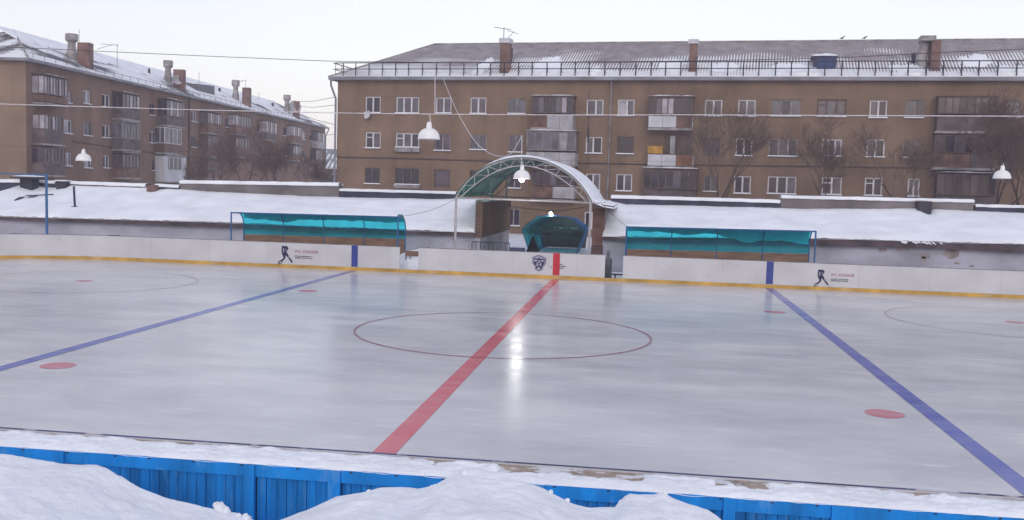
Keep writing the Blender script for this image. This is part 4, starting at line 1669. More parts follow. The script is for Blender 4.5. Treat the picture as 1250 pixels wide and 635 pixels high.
# balconies
balcony(K, (649, 699.5), (116, 118), (118, 138.5), (140.5, 156), (156, 159.5), FRB, 7, (1, 2, 0, 1, 2, 3, 1), (BALP, BALP, BALP), (.38, .69), slats=True)
balcony(K, (642.5, 702.5), (158, 160.5), (161, 184), (186, 200), (200, 203), FRG, 6, (2, 2, 2, 2, 3, 2), (BALP, BALP, BALP), (.38, .68), y=-1.15)
balcony(K, (649, 701), (203.5, 205), (206, 227), (228, 242), (242, 245), FRB, 7, (1, 0, 1, 2, 0, 1, 1), (BALP, BALP), (.5,), slats=True, snow=False)
balcony(K, (792, 845.5), (116.8, 118.5), (119, 140), (142, 155.5), (156, 159), FRB, 7, (1, 2, 3, 3, 1, 1, 0), (BALW, BALW, BALB), (.33, .64))
b2 = balcony(K, (790.5, 845.5), None, None, (189, 202.5), (203, 206), FRB, 7, (1,), (BALW, BALW, BALO, BALO), (.31, .63, .78))
u0, u1, z0, z1 = K.rect(790.5, 808.5, 178.5, 187.5, -.9)
MB().box(u0, u1, -.9, -.5, z0, z1).build('stored_crate', BALY, b2)
u0, u1, z0, z1 = K.rect(811, 846, 164, 189, -.01)
dd = MB().box(u0, u1, -.03, -.003, z0, z1).build('balcony_door', FRB, b2)
u0, u1, z0, z1 = K.rect(818, 824, 166, 188, -.5)
MB().box(u0, u1, -.5, -.46, z0, z1).build('hung_cloth', BALP, b2)
balcony(K, (784.5, 850), (204.8, 206.6), (207.5, 231), (232, 246), (246, 249), FRB, 7, (0, 1, 0, 0, 2, 0, 0), (BALD, BALD), (.5,), y=-1.15)
balcony(K, (1144.5, 1217.5), (115.8, 118), (118.5, 139), (140.5, 160), (160, 163), FRB, 8, (1, 4, 4, 0, 1, 2, 2, 1), (BALD, BALD), (.5,), snow=False)
balcony(K, (1140.5, 1215), (162, 164), (165, 187), (188, 205), (205, 208), FRB, 6, (4, 1, 4, 0, 4, 1), (BALB, BALB, BALD), (.25, .6))
balcony(K, (1143, 1216), (210.5, 212), (213, 239), (240, 252), (252, 255), FRB, 7, (1, 1, 0, 1, 4, 1, 0), (BALD, BALD), (.5,))
# flower boxes under two windows
for (x0, x1, y0, y1) in ((482, 512, 180, 185.5), (482, 512, 225.5, 230)):
    u0, u1, z0, z1 = K.rect(x0, x1, y0, y1, -.3)
    o = MB().box(u0, u1, -.32, -.12, z0, z1).build('flower_box', FRG, rb)
    MB().box(u0, u1, -.33, -.11, z1 + .002, z1 + .06).build('flower_box_snow', SNOW, o)

# ---- left block
rzL = math.radians(93)
P0 = at(87.5, 150, X=-45.0)
_n = Vector((-math.sin(rzL), math.cos(rzL), 0))
_d = ray(31.5, 110)
AL = CAM + _d * ((P0 - CAM).dot(_n) / _d.dot(_n))
lb = thing('apartment_block', 'red-brown brick apartment block with snowy slate roof at the left', 'apartment block', (AL.x, AL.y, 0), rzL)
Q = Block(lb, rzL)
zEL = Q.pl(130, 93)[1] * .5 + Q.pl(300, 137)[1] * .5
zEL = Q.pl(95, 83.5)[1] * .6 + Q.pl(390, 159)[1] * .4
LL = Q.pl(397, 160)[0]
DL = 12.0
winL = [(78, 87, 112, 126, 1, 'w', (3,)), (78, 88, 146.5, 163.5, 2, 'w', (3, 1)), (80, 87.5, 186.5, 203, 2, 'w', (3, 1)),
        (101.5, 110.5, 110.5, 127, 2, 'w', (2, 3)), (101.5, 112, 149.5, 166, 2, 'g', (2, 1)), (103, 112, 189.5, 205.5, 2, 'w', (3, 1)),
        (124.5, 134.5, 115.5, 131, 2, 'w', (1, 2)), (125, 134.5, 153, 168.5, 2, 'w', (1, 2)), (126, 133.5, 190, 205.5, 2, 'w', (2, 1)),
        (182.5, 189, 127, 141, 2, 'b', (1, 1)), (182.5, 190.5, 160.5, 175, 2, 'w', (1, 4)), (185.5, 189.5, 195, 208.5, 1, 'g', (1,)),
        (233.5, 240, 136.5, 149, 2, 'w', (1, 2)), (233.5, 239.5, 166, 180, 2, 'g', (1, 4)), (233, 239, 197.5, 210.5, 2, 'g', (1, 2)),
        (275, 280.5, 145, 156, 2, 'g', (1, 1)), (276, 281, 172, 184, 2, 'g', (1, 1)), (313.5, 318.5, 152, 162, 2, 'b', (1, 1)), (313, 318, 177, 188, 2, 'g', (4, 1)),
        (369, 372.5, 161, 171, 1, 'w', (3,)), (378, 381.5, 164, 172.5, 1, 'w', (1,)), (369, 372.5, 184, 194, 1, 'g', (1,)), (345, 350, 156, 166, 2, 'b', (1, 1)), (347, 352, 181, 191, 2, 'g', (1, 1))]
holes, wins = [], []
for (x0, x1, y0, y1, n, st, gl) in winL:
    R = Q.rect(x0, x1, y0, y1)
    holes.append(R)
    wins.append((R, n, st, gl))
wall_with_holes(LL, -.9, zEL, holes).build('front_wall', BRICKL, lb)
mb = MB()
mb.quad((0, DL, -.9), (0, 0, -.9), (0, 0, zEL), (0, DL, zEL))
mb.build('end_wall', BRICKE, lb)
mb = MB()
mb.quad((LL, 0, -.9), (LL, DL, -.9), (LL, DL, zEL), (LL, 0, zEL))
mb.quad((LL, DL, -.9), (0, DL, -.9), (0, DL, zEL), (LL, DL, zEL))
mb.build('side_wall', BRICKL, lb)
for (R, n, st, gl) in wins:
    window(Q, R, n, st, gl)
zgL = zEL + .12
zrL = Q.pl(200, 78, DL / 2)[1]
uhL = Q.pl(16, 38, DL / 2)[0]
zrL = Q.pl(82, 55, DL / 2)[1]
uhL = max(3.0, uhL)
SLL = slate_mat('snowy_slate', (.14, .13, .15), zgL, zrL, .9, .34, 9.1, .45, .4, 13.0)
rl = MB()
rl.add([(-ev, -ev, zgL), (LL + ev, -ev, zgL), (LL + ev - uhL, DL / 2, zrL), (uhL, DL / 2, zrL), (LL + ev, DL + ev, zgL), (-ev, DL + ev, zgL)],
       [(0, 1, 2, 3), (4, 5, 3, 2), (5, 0, 3), (1, 4, 2)])
rfl = rl.build('roof', SLL, lb)
slL = (zrL - zgL) / (DL / 2 + ev)
MB().box(-ev, LL + ev, -ev, -ev + .05, zgL - .18, zgL + .04).build('gutter', ROOFEDGE, rfl)
MB().box(-ev, -ev + .05, -ev + .052, DL + ev, zgL - .18, zgL + .04).build('gutter', ROOFEDGE, rfl)
MB().box(-ev + .052, LL + ev, -ev + .052, -.002, zEL - .05, zEL).build('soffit', ROOFEDGE, rfl)
MB().tube([(-ev, -ev, zgL + .03), (uhL, DL / 2, zrL)], .10, 6).build('ridge_cap', VENTM, rfl)
MB().tube([(uhL, DL / 2, zrL), (LL - uhL, DL / 2, zrL)], .07, 6).build('ridge_cap', SNOW, rfl)
mb = MB()
uu = .6
while uu < LL:
    mb.bar((uu, -.25, zgL + .1), (uu, -.25, zgL + .55), .04)
    uu += 1.6
mb.bar((0, -.25, zgL + .52), (LL, -.25, zgL + .52), .04)
mb.build('snow_guard', DARKST, rfl)


def drift_band(f0, f1, seed):
    """smooth snow lying over the slope between two fractions of it, edge ragged"""
    def fn(u, v):
        uu = uhL * (1 - (1 - f1)) * .0 + uhL * max(f0, .05) + .4 + (LL - 2 * uhL - .5) * u
        e = .55 * fbm(uu * .13, seed, 1, 6, seed)
        fr_ = f0 + e + (f1 - f0 - e) * v
        y = -ev + (DL / 2 + ev) * fr_
        t = .10 + .05 * fbm(uu * .4, y, .8, 3, seed)
        if v < .02 or u < .003 or u > .997:
            t = -.02
        return (uu, y, zgL + slL * (y + ev) + t)
    return MB().grid(300, 20, fn)


drift_band(.56, .97, 4.4).build('roof_snow', SNOW, rfl, True)


def chim_pair(vx, cx_, yv, yc, ybase, yd=.3):
    def place(x0, x1, yt, yd_):
        xm = (x0 + x1) / 2
        u, z = Q.pl(xm, yt, yd_)
        p = AL + Q.ux * u + Q.uy * yd_
        wid = (x1 - x0) * (p - CAM).dot(CF) / FPX
        return u, z, wid
    x0, x1 = cx_
    u, z1, wd = place(x1, x1, yc, yd)[0], place(x1, x1, yc, yd)[1], place(x0, x1, yc, yd)[2]
    zb = zgL + slL * (yd + ev)
    MB().box(u - .5, u + .3, yd, yd + wd * .9, zb - .5, z1).build('chimney', CHIM, rfl)
    xa, xb = vx
    yv_ = yd + wd + .9
    u, z1, w = place(xa, xb, yv, yv_)
    w *= .5
    zb = zgL + slL * (yv_ + ev)
    hh = z1 - zb
    prof = [(w * .85, -.6), (w * .85, hh * .20), (w * .66, hh * .34), (w * .60, hh * .60), (w * .70, hh * .66), (w * 1.0, hh * .72), (w * 1.0, hh * .98), (w * .9, hh), (.001, hh)]
    MB().lathe(prof, (u, yv_, zb), 10).build('vent_stack', VENTM, rfl)


chim_pair((80, 95), (95.5, 112), 41.5, 53, 87)
chim_pair((199.5, 211), (212, 225.5), 74, 85.5, 113)
chim_pair((283, 292.5), (296, 306), 98, 107.5, 129)
chim_pair((346, 355), (357.5, 365.5), 116, 124, 144)
for (x, yt, yb, w) in ((58, 49, 58, .14), (182, 77, 88, .12), (268, 102, 110, .16), (42, 59, 70, .12), (333, 121, 125, .2)):
    u, z = Q.pl(x, yt, 3.4)
    u2, z2 = Q.pl(x, yb, 3.4)
    MB().lathe([(w, 0), (w, z - z2), (.001, z - z2 + .05)], (u, 3.4, z2 - .6), 10).build('vent_pipe', DARKST, rfl)
# dormer hatch on the left roof
u0, z0 = Q.pl(241, 118, 1.8)
u1, z1 = Q.pl(262, 108, 1.8)
MB().prism([(u0, 1.8, z0 - .3), (u1, 1.8, z0 - .3), (u1, 1.8, z1 + .3), (u0, 1.8, z1)], (0, 2.0, 0)).build('dormer', GREYM, rfl)
# antennas and dishes
for (x, y, h) in ((96.5, 36, 2.0), (143, 53, 2.8), (243, 88, 2.2), (300, 97, 2.0), (316, 112, 1.2)):
    an = MB()
    u, z = Q.pl(x, y, 2.6)
    an.bar((u, 2.6, z - h), (u, 2.6, z), .05)
    if x in (143, 300):
        an.bar((u - 3.0, 2.6, z - .5), (u + .3, 2.6, z - .15), .04)
        an.bar((u - 3.2, 2.9, z - 1.0), (u - 1.2, 2.4, z - .3), .04)
    an.build('antenna', GREYM, lb)
for (x, y, r_) in ((212.5, 98, .55), (357, 131, .95)):
    u, z = Q.pl(x, y, 1.2)
    dsh = MB().lathe([(.001, 0), (r_ * .5, .06 * r_), (r_ * .85, .2 * r_), (r_, .33 * r_)], (0, 0, 0), 20).build('satellite_dish', BALP, lb, True)
    dsh.location = (u, .9, z)
    dsh.rotation_euler = (math.radians(75), 0, math.radians(-50))
u, z = Q.pl(230, 150)
MB().tube([(u, -.1, zEL - .1), (u, -.1, -.9)], .08, 6).build('downpipe', CABLED, lb)
MB().tube([(LL + .3, -.5, zgL - .05), (LL + .25, -.45, zgL - .5), (LL - .1, -.12, zgL - 1.3), (LL - .1, -.12, -.9)], .09, 6).build('downpipe', ROOFEDGE, lb)
MB().tube([Vector((a, -.05, b)) for a, b in [Q.pl(x, y) for x, y in ((88, 172.5), (150, 182), (230, 192), (310, 196), (392, 200))]], .035, 5).build('facade_cable', CABLED, lb)
# balconies (front plane stands 1 m out)
bl = dict(y=-1.0)
balcony(Q, (54, 83), (92.2, 94), (95, 117), (118, 126), (127, 129), FRB, 8, (3, 2, 3, 3, 2, 3, 2, 3), (BALB, BALB), (.5,), **bl)
balcony(Q, (55, 77), None, (141, 159), (159, 176), (176, 178), FRB, 5, (3, 1, 3, 2, 1), (BALD, BALD), (.5,), **bl)
balcony(Q, (54, 80), (177, 179), (181, 200), (200, 214), (214, 216), FRB, 6, (1, 1, 2, 1, 1, 1), (BALD, BALD), (.5,), **bl)
balcony(Q, (150, 171.5), (113.5, 115), (116, 133), (133.5, 146), (146, 148), FRB, 5, (1, 2, 3, 2, 3), (BALD, BALD), (.5,), **bl)
balcony(Q, (149, 171.5), (148.5, 150), (151, 170), (170.5, 183), (183, 185), FRG, 6, (2, 2, 1, 2, 1, 2), (BALD, BALD), (.5,), **bl)
balcony(Q, (150, 171), (186, 187.5), (189, 205), (205.5, 217), (217, 219), FRB, 5, (4, 1, 4, 1, 4), (BALB, BALB), (.5,), **bl)
balcony(Q, (204, 226.5), (121.5, 123), (124, 143), (143.5, 154), (154, 156), FRB, 6, (1, 3, 2, 3, 2, 1), (BALD, BALD), (.5,), **bl)
balcony(Q, (201, 221.5), None, (156.5, 176), (176.5, 187), (187, 189), FRB, 4, (2, 1, 2, 1), (BALB, BALB), (.5,), white=True, **bl)
kb = balcony(Q, (201, 227), (189.5, 191), None, (191.5, 222), (222, 223), FRG, 4, (2,), (BALW, BALW), (.5,), **bl)
u0, u1, z0, z1 = Q.rect(206, 222, 193, 207, -1.05)
wmb = MB().box(u0, u1, -1.06, -1.004, z0, z1).build('balcony_window', GL[0], kb)
mm = MB()
for i in range(4):
    uu = u0 + (u1 - u0 - .12) * i / 3
    mm.box(uu, uu + .12, -1.08, -1.062, z0, z1)
mm.build('window_bar', FRW, kb)
balcony(Q, (254, 271.5), (136.5, 138), (139, 152), (152.5, 163), (163, 164.5), FRB, 6, (2, 3, 2, 2, 3, 2), (BALB, BALB), (.5,), snow=False, **bl)
balcony(Q, (254, 270), (163.5, 165), (166, 181), (181, 191), (191, 192), FRB, 5, (4, 1, 4, 1, 1), (BALB, BALB), (.5,), **bl)
balcony(Q, (254, 270), (192.5, 194), (195, 208), (208, 218), (218, 219), FRB, 5, (4, 1, 4, 1, 1), (BALB, BALB), (.5,), **bl)
balcony(Q, (288, 307.5), (140, 141.5), (142, 155), (155.5, 165), (165, 166), FRB, 6, (3, 1, 2, 2, 1, 2), (BALB, BALB), (.5,), snow=False, **bl)
balcony(Q, (288, 306), (166, 168), (169, 182), (182, 192), (192, 193), FRB, 5, (4, 1, 4, 4, 1), (BALB, BALB), (.5,), snow=False, **bl)
balcony(Q, (325, 338.5), (147, 148.5), (149, 163), (163, 171), (171, 172), FRB, 5, (3, 1, 3, 1, 3), (BALD, BALD), (.5,), snow=False, **bl)
balcony(Q, (358, 369), (153, 154.5), (155, 167), (167, 175), (175, 176), FRB, 4, (3, 1, 3, 2), (BALB, BALB), (.5,), snow=False, **bl)
balcony(Q, (358, 369), (177, 178), (178.5, 189), (189, 196), (196, 197), FRB, 4, (2, 3, 2, 1), (BALB, BALB), (.5,), snow=False, **bl)
balcony(Q, (388, 397), (160, 161), (162, 173), (173, 181), (181, 182), FRB, 3, (2, 1, 3), (BALP, BALP), (.5,), snow=False, **bl)
balcony(Q, (386, 394), (181, 182), (183, 196), (196, 204), (204, 205), FRB, 3, (1, 1, 1), (BALD, BALD), (.5,), snow=False, **bl)

# ---- far house between the two blocks
A, B = at(380, 206, Y=150), at(440, 222, Y=150)
fh = thing('far_house', 'small distant house with snow-streaked roof in the gap between the blocks', 'house', (A.x, 150, 0))
w = B.x - A.x + 6
zt, zm, zb = at(400, 180.5, Y=150).z, at(400, 206, Y=150).z, -1
MB().box(0, w, 0, 12, zb, zm).build('wall', CHERRY, fh)
rfh = MB()
rfh.add([(-.5, -.5, zm + .01), (w + .5, -.5, zm + .01), (w + .5, 6, zt), (-.5, 6, zt), (w + .5, 12.5, zm + .01), (-.5, 12.5, zm + .01)], [(0, 1, 2, 3), (4, 5, 3, 2), (5, 0, 3), (1, 4, 2)])
rfh.build('roof', slate_mat('far_slate', (.22, .22, .25), zm, zt, .9, .9, 5.0), fh)
for k in range(3):
    MB().box(1.5 + k * 2.4, 2.7 + k * 2.4, -.05, -.01, zm - 2.6, zm - 1.2).build('window', GL[1], fh)


# ------------------------------------------------------------------ bare trees
def bare_tree(label, px, Y, z0, height, seed, lean=0.0, spread=.5, depth=6, group=None, thick=.16):
    rd = random.Random(seed)
    c = at(px, 240, Y=Y)
    r = thing('bare_tree', label, 'tree', (c.x, Y, z0), 0, group)
    trunk, twigs = MB(), MB()

    def grow(p, d, L, rad, lev):
        n = 4
        pts = [p]
        rr = [rad]
        dd = d.copy()
        for i in range(n):
            dd = (dd + Vector((rd.gauss(0, .10), rd.gauss(0, .10), rd.gauss(.03, .06)))).normalized()
            pts.append(pts[-1] + dd * (L / n))
            rr.append(rad * (1 - .42 * (i + 1) / n))
        (trunk if lev <= 1 else twigs).tube(pts, rr, 7 if lev == 0 else (5 if lev < 3 else 3), 0, False)
        if lev >= depth:
            return
        k = 2 if lev == 0 else rd.choice((2, 3, 3))
        for j in range(k):
            a = rd.uniform(0, 2 * PI)
            t = rd.uniform(.45, 1.0) if lev else rd.uniform(.75, 1.0)
            i = min(n - 1, int(t * n))
            s = pts[i].lerp(pts[i + 1], t * n - i)
            side = Vector((math.cos(a), math.sin(a) * .8, .15))
            nd = (dd * .8 + side * spread * rd.uniform(.7, 1.25)).normalized()
            grow(s, nd, L * rd.uniform(.58, .80), max(.008, rr[i + 1] * rd.uniform(.55, .75)), lev + 1)
        grow(pts[-1], (dd + Vector((rd.gauss(0, .2), rd.gauss(0, .2), .05))).normalized(), L * .72, max(.008, rr[-1] * .85), lev + 1)
    grow(Vector((0, 0, 0)), Vector((lean, 0, 1)).normalized(), height * .30, thick, 0)
    trunk.build('trunk', BARK, r, True)
    twigs.build('twigs', TWIG, r)
    return r


TG = 'bare trees before the apartment blocks'
bare_tree('slim forked bare tree before the block, right of the yellow-crate balcony', 866, 40, -.6, 11.5, 3, .02, .48, 6, TG, .15)
bare_tree('thin bare tree before the block, between the two right window columns', 1003, 40, -.6, 10.0, 8, -.12, .52, 6, TG, .13)
bare_tree('bare tree leaning left before the block, left of the far right balconies', 1108, 39, -.6, 10.0, 14, -.16, .55, 6, TG, .13)
bare_tree('tall thick bare tree in front of the far right balconies', 1197, 39, -.6, 11.5, 23, .03, .62, 7, TG, .17)
bare_tree('dense bare tree at the right picture edge before the block', 1243, 41, -.6, 11.0, 31, -.05, .62, 6, TG, .15)
bare_tree('dense low bare tree before the left block, below its second chimney pair', 265, 54, -.6, 9.0, 41, 0, .62, 6, TG, .13)
bare_tree('dense bare tree before the left block, below its third chimney pair', 300, 56, -.6, 10.0, 47, .05, .65, 6, TG, .14)
bare_tree('bare tree before the far end of the left block', 345, 60, -.6, 9.0, 53, 0, .65, 6, TG, .13)
bare_tree('short bare tree before the left block, right of the white balcony', 236, 52, -.6, 7.0, 59, 0, .62, 6, TG, .10)
bare_tree('small bare tree in the gap at the far end of the left block', 385, 66, -.6, 7.5, 61, 0, .65, 6, TG, .11)


# ------------------------------------------------------------------ overhead cables and lamps
def cable(name, label, pts, Y, r, m, ext=True, n=60, sag=True):
    P = [at(a, b, Y=Y) for a, b in pts]
    if ext:
        d0 = (P[0] - P[1]).normalized()
        d1 = (P[-1] - P[-2]).normalized()
        P = [P[0] + d0 * 8] + P + [P[-1] + d1 * 8]
    xs = [(p.x, p.z) for p in P]
    path = []
    for i in range(n + 1):
        x = xs[0][0] + (xs[-1][0] - xs[0][0]) * i / n
        h = .4
        z = (interp(xs, x - h) + interp(xs, x) * 2 + interp(xs, x + h)) / 4
        path.append((x, Y, z))
    o = MB().tube(path, r, 6).build(name, m, None, True)
    return tag(o, label, 'cable')


cable('overhead_cable', 'thick frosted cable crossing the whole view below the block eaves', [(-60, 125), (0, 127), (130, 131), (250, 134.5), (410, 138), (530, 139.5), (700, 140.5), (850, 140.3), (1000, 141), (1130, 141.5), (1250, 142), (1310, 142)], 4.0, .013, CABLEW)
cable('overhead_cable', 'thin dark cable sagging across the sky above the left block', [(-60, 54), (0, 57), (150, 64), (250, 68.5), (407, 75), (600, 77), (800, 75), (900, 73.5), (1020, 71), (1130, 65), (1250, 60), (1310, 57)], 19.0, .014, CABLED)
cable('overhead_cable', 'fine dark wire carrying the small lamps above the far boards', [(-60, 176), (0, 178), (102, 180.5), (350, 190), (637, 196), (900, 198), (1223, 199), (1310, 199)], 16.0, .004, CABLED)
# wires between the two blocks over the gap
for k, (pp, lab) in enumerate((([(365, 124), (408, 119)], 'highest short wire bridging the gap between the two apartment blocks'), ([(365, 130), (408, 128.5)], 'second short wire bridging the gap between the two apartment blocks'), ([(368, 139), (408, 152)], 'steep short wire crossing the gap between the two apartment blocks'), ([(395, 163), (408, 164)], 'lowest short wire between the two apartment blocks'))):
    a = at(*pp[0], Y=95)
    b = at(*pp[1], Y=53)
    o = MB().tube([a, a.lerp(b, .5) - Vector((0, 0, .15)), b], .022, 5).build('short_wire', CABLED)
    tag(o, lab, 'wire', 'wires between the blocks')


def wire(label, pts, Ys, r, m, name='hanging_wire'):
    P = [at(a, b, Y=y) for (a, b), y in zip(pts, Ys)]
    out = []
    for i in range(len(P) - 1):
        for k in range(6):
            t = k / 6
            p0, p1, p2, p3 = P[max(0, i - 1)], P[i], P[i + 1], P[min(len(P) - 1, i + 2)]
            out.append(.5 * ((2 * p1) + (p2 - p0) * t + (2 * p0 - 5 * p1 + 4 * p2 - p3) * t * t + (3 * p1 - p0 - 3 * p2 + p3) * t ** 3))
    out.append(P[-1])
    o = MB().tube(out, r, 6).build(name, m, None, True)
    return tag(o, label, 'wire')


wire('slack pale wire looping from the block eave down to the arch top', [(540.5, 95), (549, 116), (560, 140), (578, 170), (594, 185), (611, 191), (624, 187), (637, 166)], [50, 46, 42, 36, 31, 26, 22, 17.2], .022, CABLEW)
wire('short pale wire holding the lit lamp over the arch', [(637, 165), (637, 180), (636, 203)], [17.2, 16.6, 16.0], .014, CABLEW)
wire('straight pale wire dropping beside the top window by the big lamp', [(531, 92), (531, 118), (531, 139.5)], [19, 11, 4], .014, CABLEW)
wire('thin dark wire hanging beside a window right of the pale balconies', [(719, 112), (718.5, 150), (717.5, 204)], [30, 30, 30], .016, CABLED)
wire('dark bundled sleeve on the wire right of the pale balconies', [(718.4, 155), (718, 165), (717.8, 174)], [29.95, 29.95, 29.95], .06, CABLED, 'cable_sleeve')
wire('thin guy wire from the left arch foot to the left shelter', [(555, 244), (525, 257), (488, 265)], [17, 16, 15], .008, CABLED, 'guy_wire')
wire('thin guy wire from the right arch foot to the right shelter', [(733, 247), (748, 262), (765, 277)], [17, 16, 14.8], .008, CABLED, 'guy_wire')
wire('dark cable drooping across the passage above the teal tunnel', [(620, 251), (650, 255.5), (680, 257.5), (706, 254), (724, 251)], [24, 24, 24, 24, 24], .016, CABLED, 'drooping_cable')


def lamp(label, px, ytop, ybot, wpx, Y, lit):
    """enamel dome shade: rim at ybot, hook at ytop"""
    c = at(px, ybot, Y=Y)
    R_ = wpx / 2 * (c - CAM).dot(CF) / FPX
    H = at(px, ytop, Y=Y).z - c.z
    r = thing('dome_lamp', label, 'lamp', tuple(c), 0, 'dome lamps over the rink')
    dh = R_ * 1.0
    prof = [(R_ * .96, .012), (R_ * 1.02, 0)]
    for i in range(9):
        a = PI / 2 * i / 8
        prof.append((R_ * max(.20, math.cos(a) ** .8), dh * math.sin(a)))
    prof += [(R_ * .16, dh * 1.02)]
    sh = MB().lathe(prof, (0, 0, 0), 32).build('shade', SHADEW, r, True)
    so = sh.modifiers.new('solid', 'SOLIDIFY')
    so.thickness = .012
    MB().lathe([(R_ * .27, dh * .98), (R_ * .27, dh * 1.12), (R_ * .22, dh * 1.4), (R_ * .17, dh * 1.55), (R_ * .001, dh * 1.56)], (0, 0, 0), 16).build('neck', SHADEW, r, True)
    top = max(H, dh * 1.7)
    MB().tube([(0, 0, dh * 1.5), (R_ * .12, 0, dh * 1.62), (0, 0, top)], .012, 6).build('hook', CABLEW, r)
    bm_ = BULB if lit else GLASSBULB
    k = R_ * (.34 if lit else .30)
    z_ = R_ * (-.10 if lit else .18)
    pr = [(max(.001, k * math.sin(PI * i / 10)), z_ - k * math.cos(PI * i / 10)) for i in range(11)]
    MB().lathe(pr, (0, 0, 0), 16).build('bulb', bm_, r, True)
    if lit:
        li = bpy.data.lights.new('bulb_light', 'POINT')
        li.energy = 40
        li.specular_factor = .15
        li.shadow_soft_size = .1
        li.color = (1, .97, .92)
        lo = bpy.data.objects.new('bulb_light', li)
        col.objects.link(lo)
        lo.parent = r
        lo.location = (0, 0, z_ - k - .12)
    return r


BULB = emit('lit_bulb', (1, .98, .95), 13)
GLASSBULB = mat('unlit_bulb', (.5, .5, .5), .1, .05, 3, 0, None, .6)
lamp('large white dome lamp hanging before the left windows of the ochre block', 523.5, 140, 170, 27, 4.0, False)
lamp('small white dome lamp hanging before the left block, above the shed', 102, 180.5, 196.3, 18, 16.0, False)
lamp('lit white dome lamp hanging under the top of the arch', 637, 197, 218, 21, 16.0, True)
lamp('small white dome lamp hanging before the dark right balconies', 1223, 199, 218, 20.5, 16.0, False)
# lit lamp above the tunnel and small pale lamp under the arch
c = at(672.5, 261, Y=27.35)
o = thing('wall_lamp', 'small glaring lit lamp on the top of the teal tunnel', 'lamp', tuple(c))
MB().lathe([(.001, -.09), (.07, -.06), (.09, 0), (.07, .06), (.001, .09)], (0, 0, 0), 14).build('bulb', emit('lit_lantern', (1, .93, .85), 40), o, True)
MB().box(-.02, .02, .02, .20, -.03, .10).build('bracket', DARKST, o)
li = bpy.data.lights.new('lantern_light', 'POINT')
li.energy = 60
li.color = (1, .92, .82)
li.shadow_soft_size = .08
lo = bpy.data.objects.new('lantern_light', li)
col.objects.link(lo)
lo.parent = o
lo.location = (0, .5, -.35)
c = at(598.5, 237.5, Y=23)
o = thing('passage_lamp', 'small white lamp head under the left side of the arch', 'lamp', tuple(c))
MB().lathe([(.13, 0), (.12, .05), (.05, .10), (.001, .11)], (0, 0, 0), 16).build('shade', SHADEW, o, True)
MB().tube([(0, 0, .1), (0, 0, .75)], .012, 5).build('stem', CABLEW, o)

# birds on the ridge
for k, (px, lab) in enumerate(((1028, 'dark bird on the roof ridge above the blue dormer, facing right'), (1055.5, 'dark bird on the roof ridge between the blue dormer and the big chimney'))):
    u, z = K.pl(px, 51.5, DEP / 2)
    w = rb.matrix_world if False else None
    p = Vector(rb.location) + K.ux * u + K.uy * (DEP / 2) + Vector((0, 0, zr + .08))
    b = MB()
    n = 10
    sec = [(-.34, .10, .012, .02), (-.20, .14, .05, .05), (-.08, .18, .09, .10), (.04, .22, .10, .12), (.14, .30, .07, .08), (.20, .37, .06, .065), (.25, .385, .05, .05), (.33, .37, .008, .01)]
    vs, fs = [], []
    for (x, zc_, ry, rz_) in sec:
        for i in range(n):
            a = 2 * PI * i / n
            vs.append((x, ry * math.cos(a), zc_ + rz_ * math.sin(a)))
    for j in range(len(sec) - 1):
        for i in range(n):
            fs.append((j * n + i, j * n + (i + 1) % n, (j + 1) * n + (i + 1) % n, (j + 1) * n + i))
    b.add(vs, fs)
    for s_ in (-.03, .03):
        b.tube([(0, s_, .12), (.02, s_, 0)], .01, 4)
    o = b.build('bird', DARKST, None, True)
    o.location = p
    o.rotation_euler = (0, 0, rzR)
    o.scale = (.62, .62, .62)
    tag(o, lab, 'bird', 'birds on the ridge')

# ------------------------------------------------------------------ sky and light
SUN_EL, SUN_AZ = math.radians(24), math.radians(172)   # from behind the camera, to its left
w = bpy.data.worlds.new('World')
sc.world = w
w.use_nodes = True
nt = w.node_tree
L = nt.links
N = nt.nodes.new
bg = nt.nodes['Background']
out = nt.nodes['World Output']
sky = N('ShaderNodeTexSky')
sky.sky_type = 'NISHITA'
sky.sun_disc = False
sky.sun_elevation = SUN_EL
sky.sun_rotation = SUN_AZ
sky.air_density = 1.2
sky.dust_density = 2.0
L.new(sky.outputs[0], bg.inputs['Color'])
bg.inputs['Strength'].default_value = .05
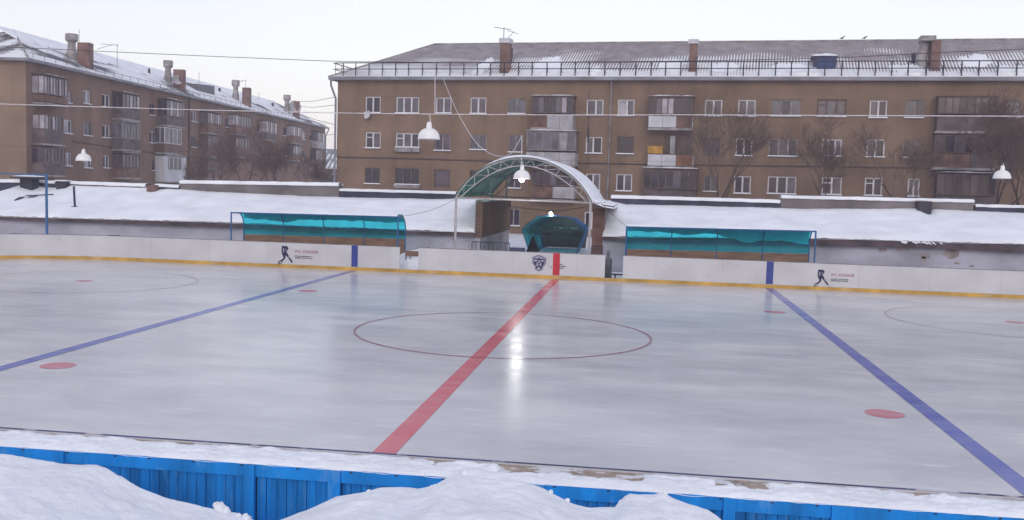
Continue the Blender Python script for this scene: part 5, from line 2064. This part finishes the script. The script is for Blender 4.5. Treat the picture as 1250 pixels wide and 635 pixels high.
# overcast cloud layer
tc = N('ShaderNodeTexCoord')
mp = N('ShaderNodeMapping')
mp.inputs['Scale'].default_value = (1, 1, 3.0)
L.new(tc.outputs['Generated'], mp.inputs['Vector'])
nz_ = N('ShaderNodeTexNoise')
nz_.inputs['Scale'].default_value = 1.3
nz_.inputs['Detail'].default_value = 6
L.new(mp.outputs[0], nz_.inputs['Vector'])
cr = N('ShaderNodeValToRGB')
cr.color_ramp.elements[0].position = .3
cr.color_ramp.elements[0].color = (.86, .86, .88, 1)
cr.color_ramp.elements[1].position = .65
cr.color_ramp.elements[1].color = (1.0, 1.0, 1.0, 1)
L.new(nz_.outputs['Fac'], cr.inputs[0])
sp = N('ShaderNodeSeparateXYZ')
L.new(tc.outputs['Generated'], sp.inputs[0])
hz = N('ShaderNodeValToRGB')
hz.color_ramp.elements[0].position = .0
hz.color_ramp.elements[0].color = (.85, .79, .81, 1)
hz.color_ramp.elements[1].position = .75
hz.color_ramp.elements[1].color = (.55, .57, .68, 1)
e_ = hz.color_ramp.elements.new(.22)
e_.color = (.83, .79, .825, 1)
L.new(sp.outputs['Z'], hz.inputs[0])
ml = N('ShaderNodeMix')
ml.data_type = 'RGBA'
ml.blend_type = 'MULTIPLY'
ml.inputs['Factor'].default_value = 1
L.new(hz.outputs[0], ml.inputs[6])
L.new(cr.outputs[0], ml.inputs[7])
bg2 = N('ShaderNodeBackground')
bg2.inputs['Strength'].default_value = .88
L.new(ml.outputs[2], bg2.inputs['Color'])
ad = N('ShaderNodeAddShader')
L.new(bg.outputs[0], ad.inputs[0])
L.new(bg2.outputs[0], ad.inputs[1])
L.new(ad.outputs[0], out.inputs['Surface'])
sun = bpy.data.lights.new('sun', 'SUN')
sun.energy = .5
sun.angle = math.radians(20)
sun.color = (1, .96, .92)
so = bpy.data.objects.new('sun', sun)
col.objects.link(so)
sd = Vector((math.sin(SUN_AZ) * math.cos(SUN_EL), math.cos(SUN_AZ) * math.cos(SUN_EL), math.sin(SUN_EL)))
so.rotation_euler = sd.to_track_quat('Z', 'Y').to_euler()

hm = bpy.data.materials.new('winter_haze')
hm.use_nodes = True
hn = hm.node_tree
hn.nodes.remove(hn.nodes['Principled BSDF'])
pv = hn.nodes.new('ShaderNodeVolumePrincipled')
pv.inputs['Color'].default_value = (.86, .83, .90, 1)
pv.inputs['Density'].default_value = .0010
hn.links.new(pv.outputs[0], hn.nodes['Material Output'].inputs['Volume'])
hz_o = MB().box(-410, 410, -310, 510, -2.2, 26).build('haze', hm)
tag(hz_o, kind='stuff')
sc.cycles.volume_bounces = 1

vs = sc.view_settings
vs.view_transform = 'Standard'
vs.look = 'None'
vs.exposure = .12
vs.gamma = 1
vs.use_curve_mapping = False
sc.cycles.max_bounces = 8
sc.cycles.transparent_max_bounces = 12
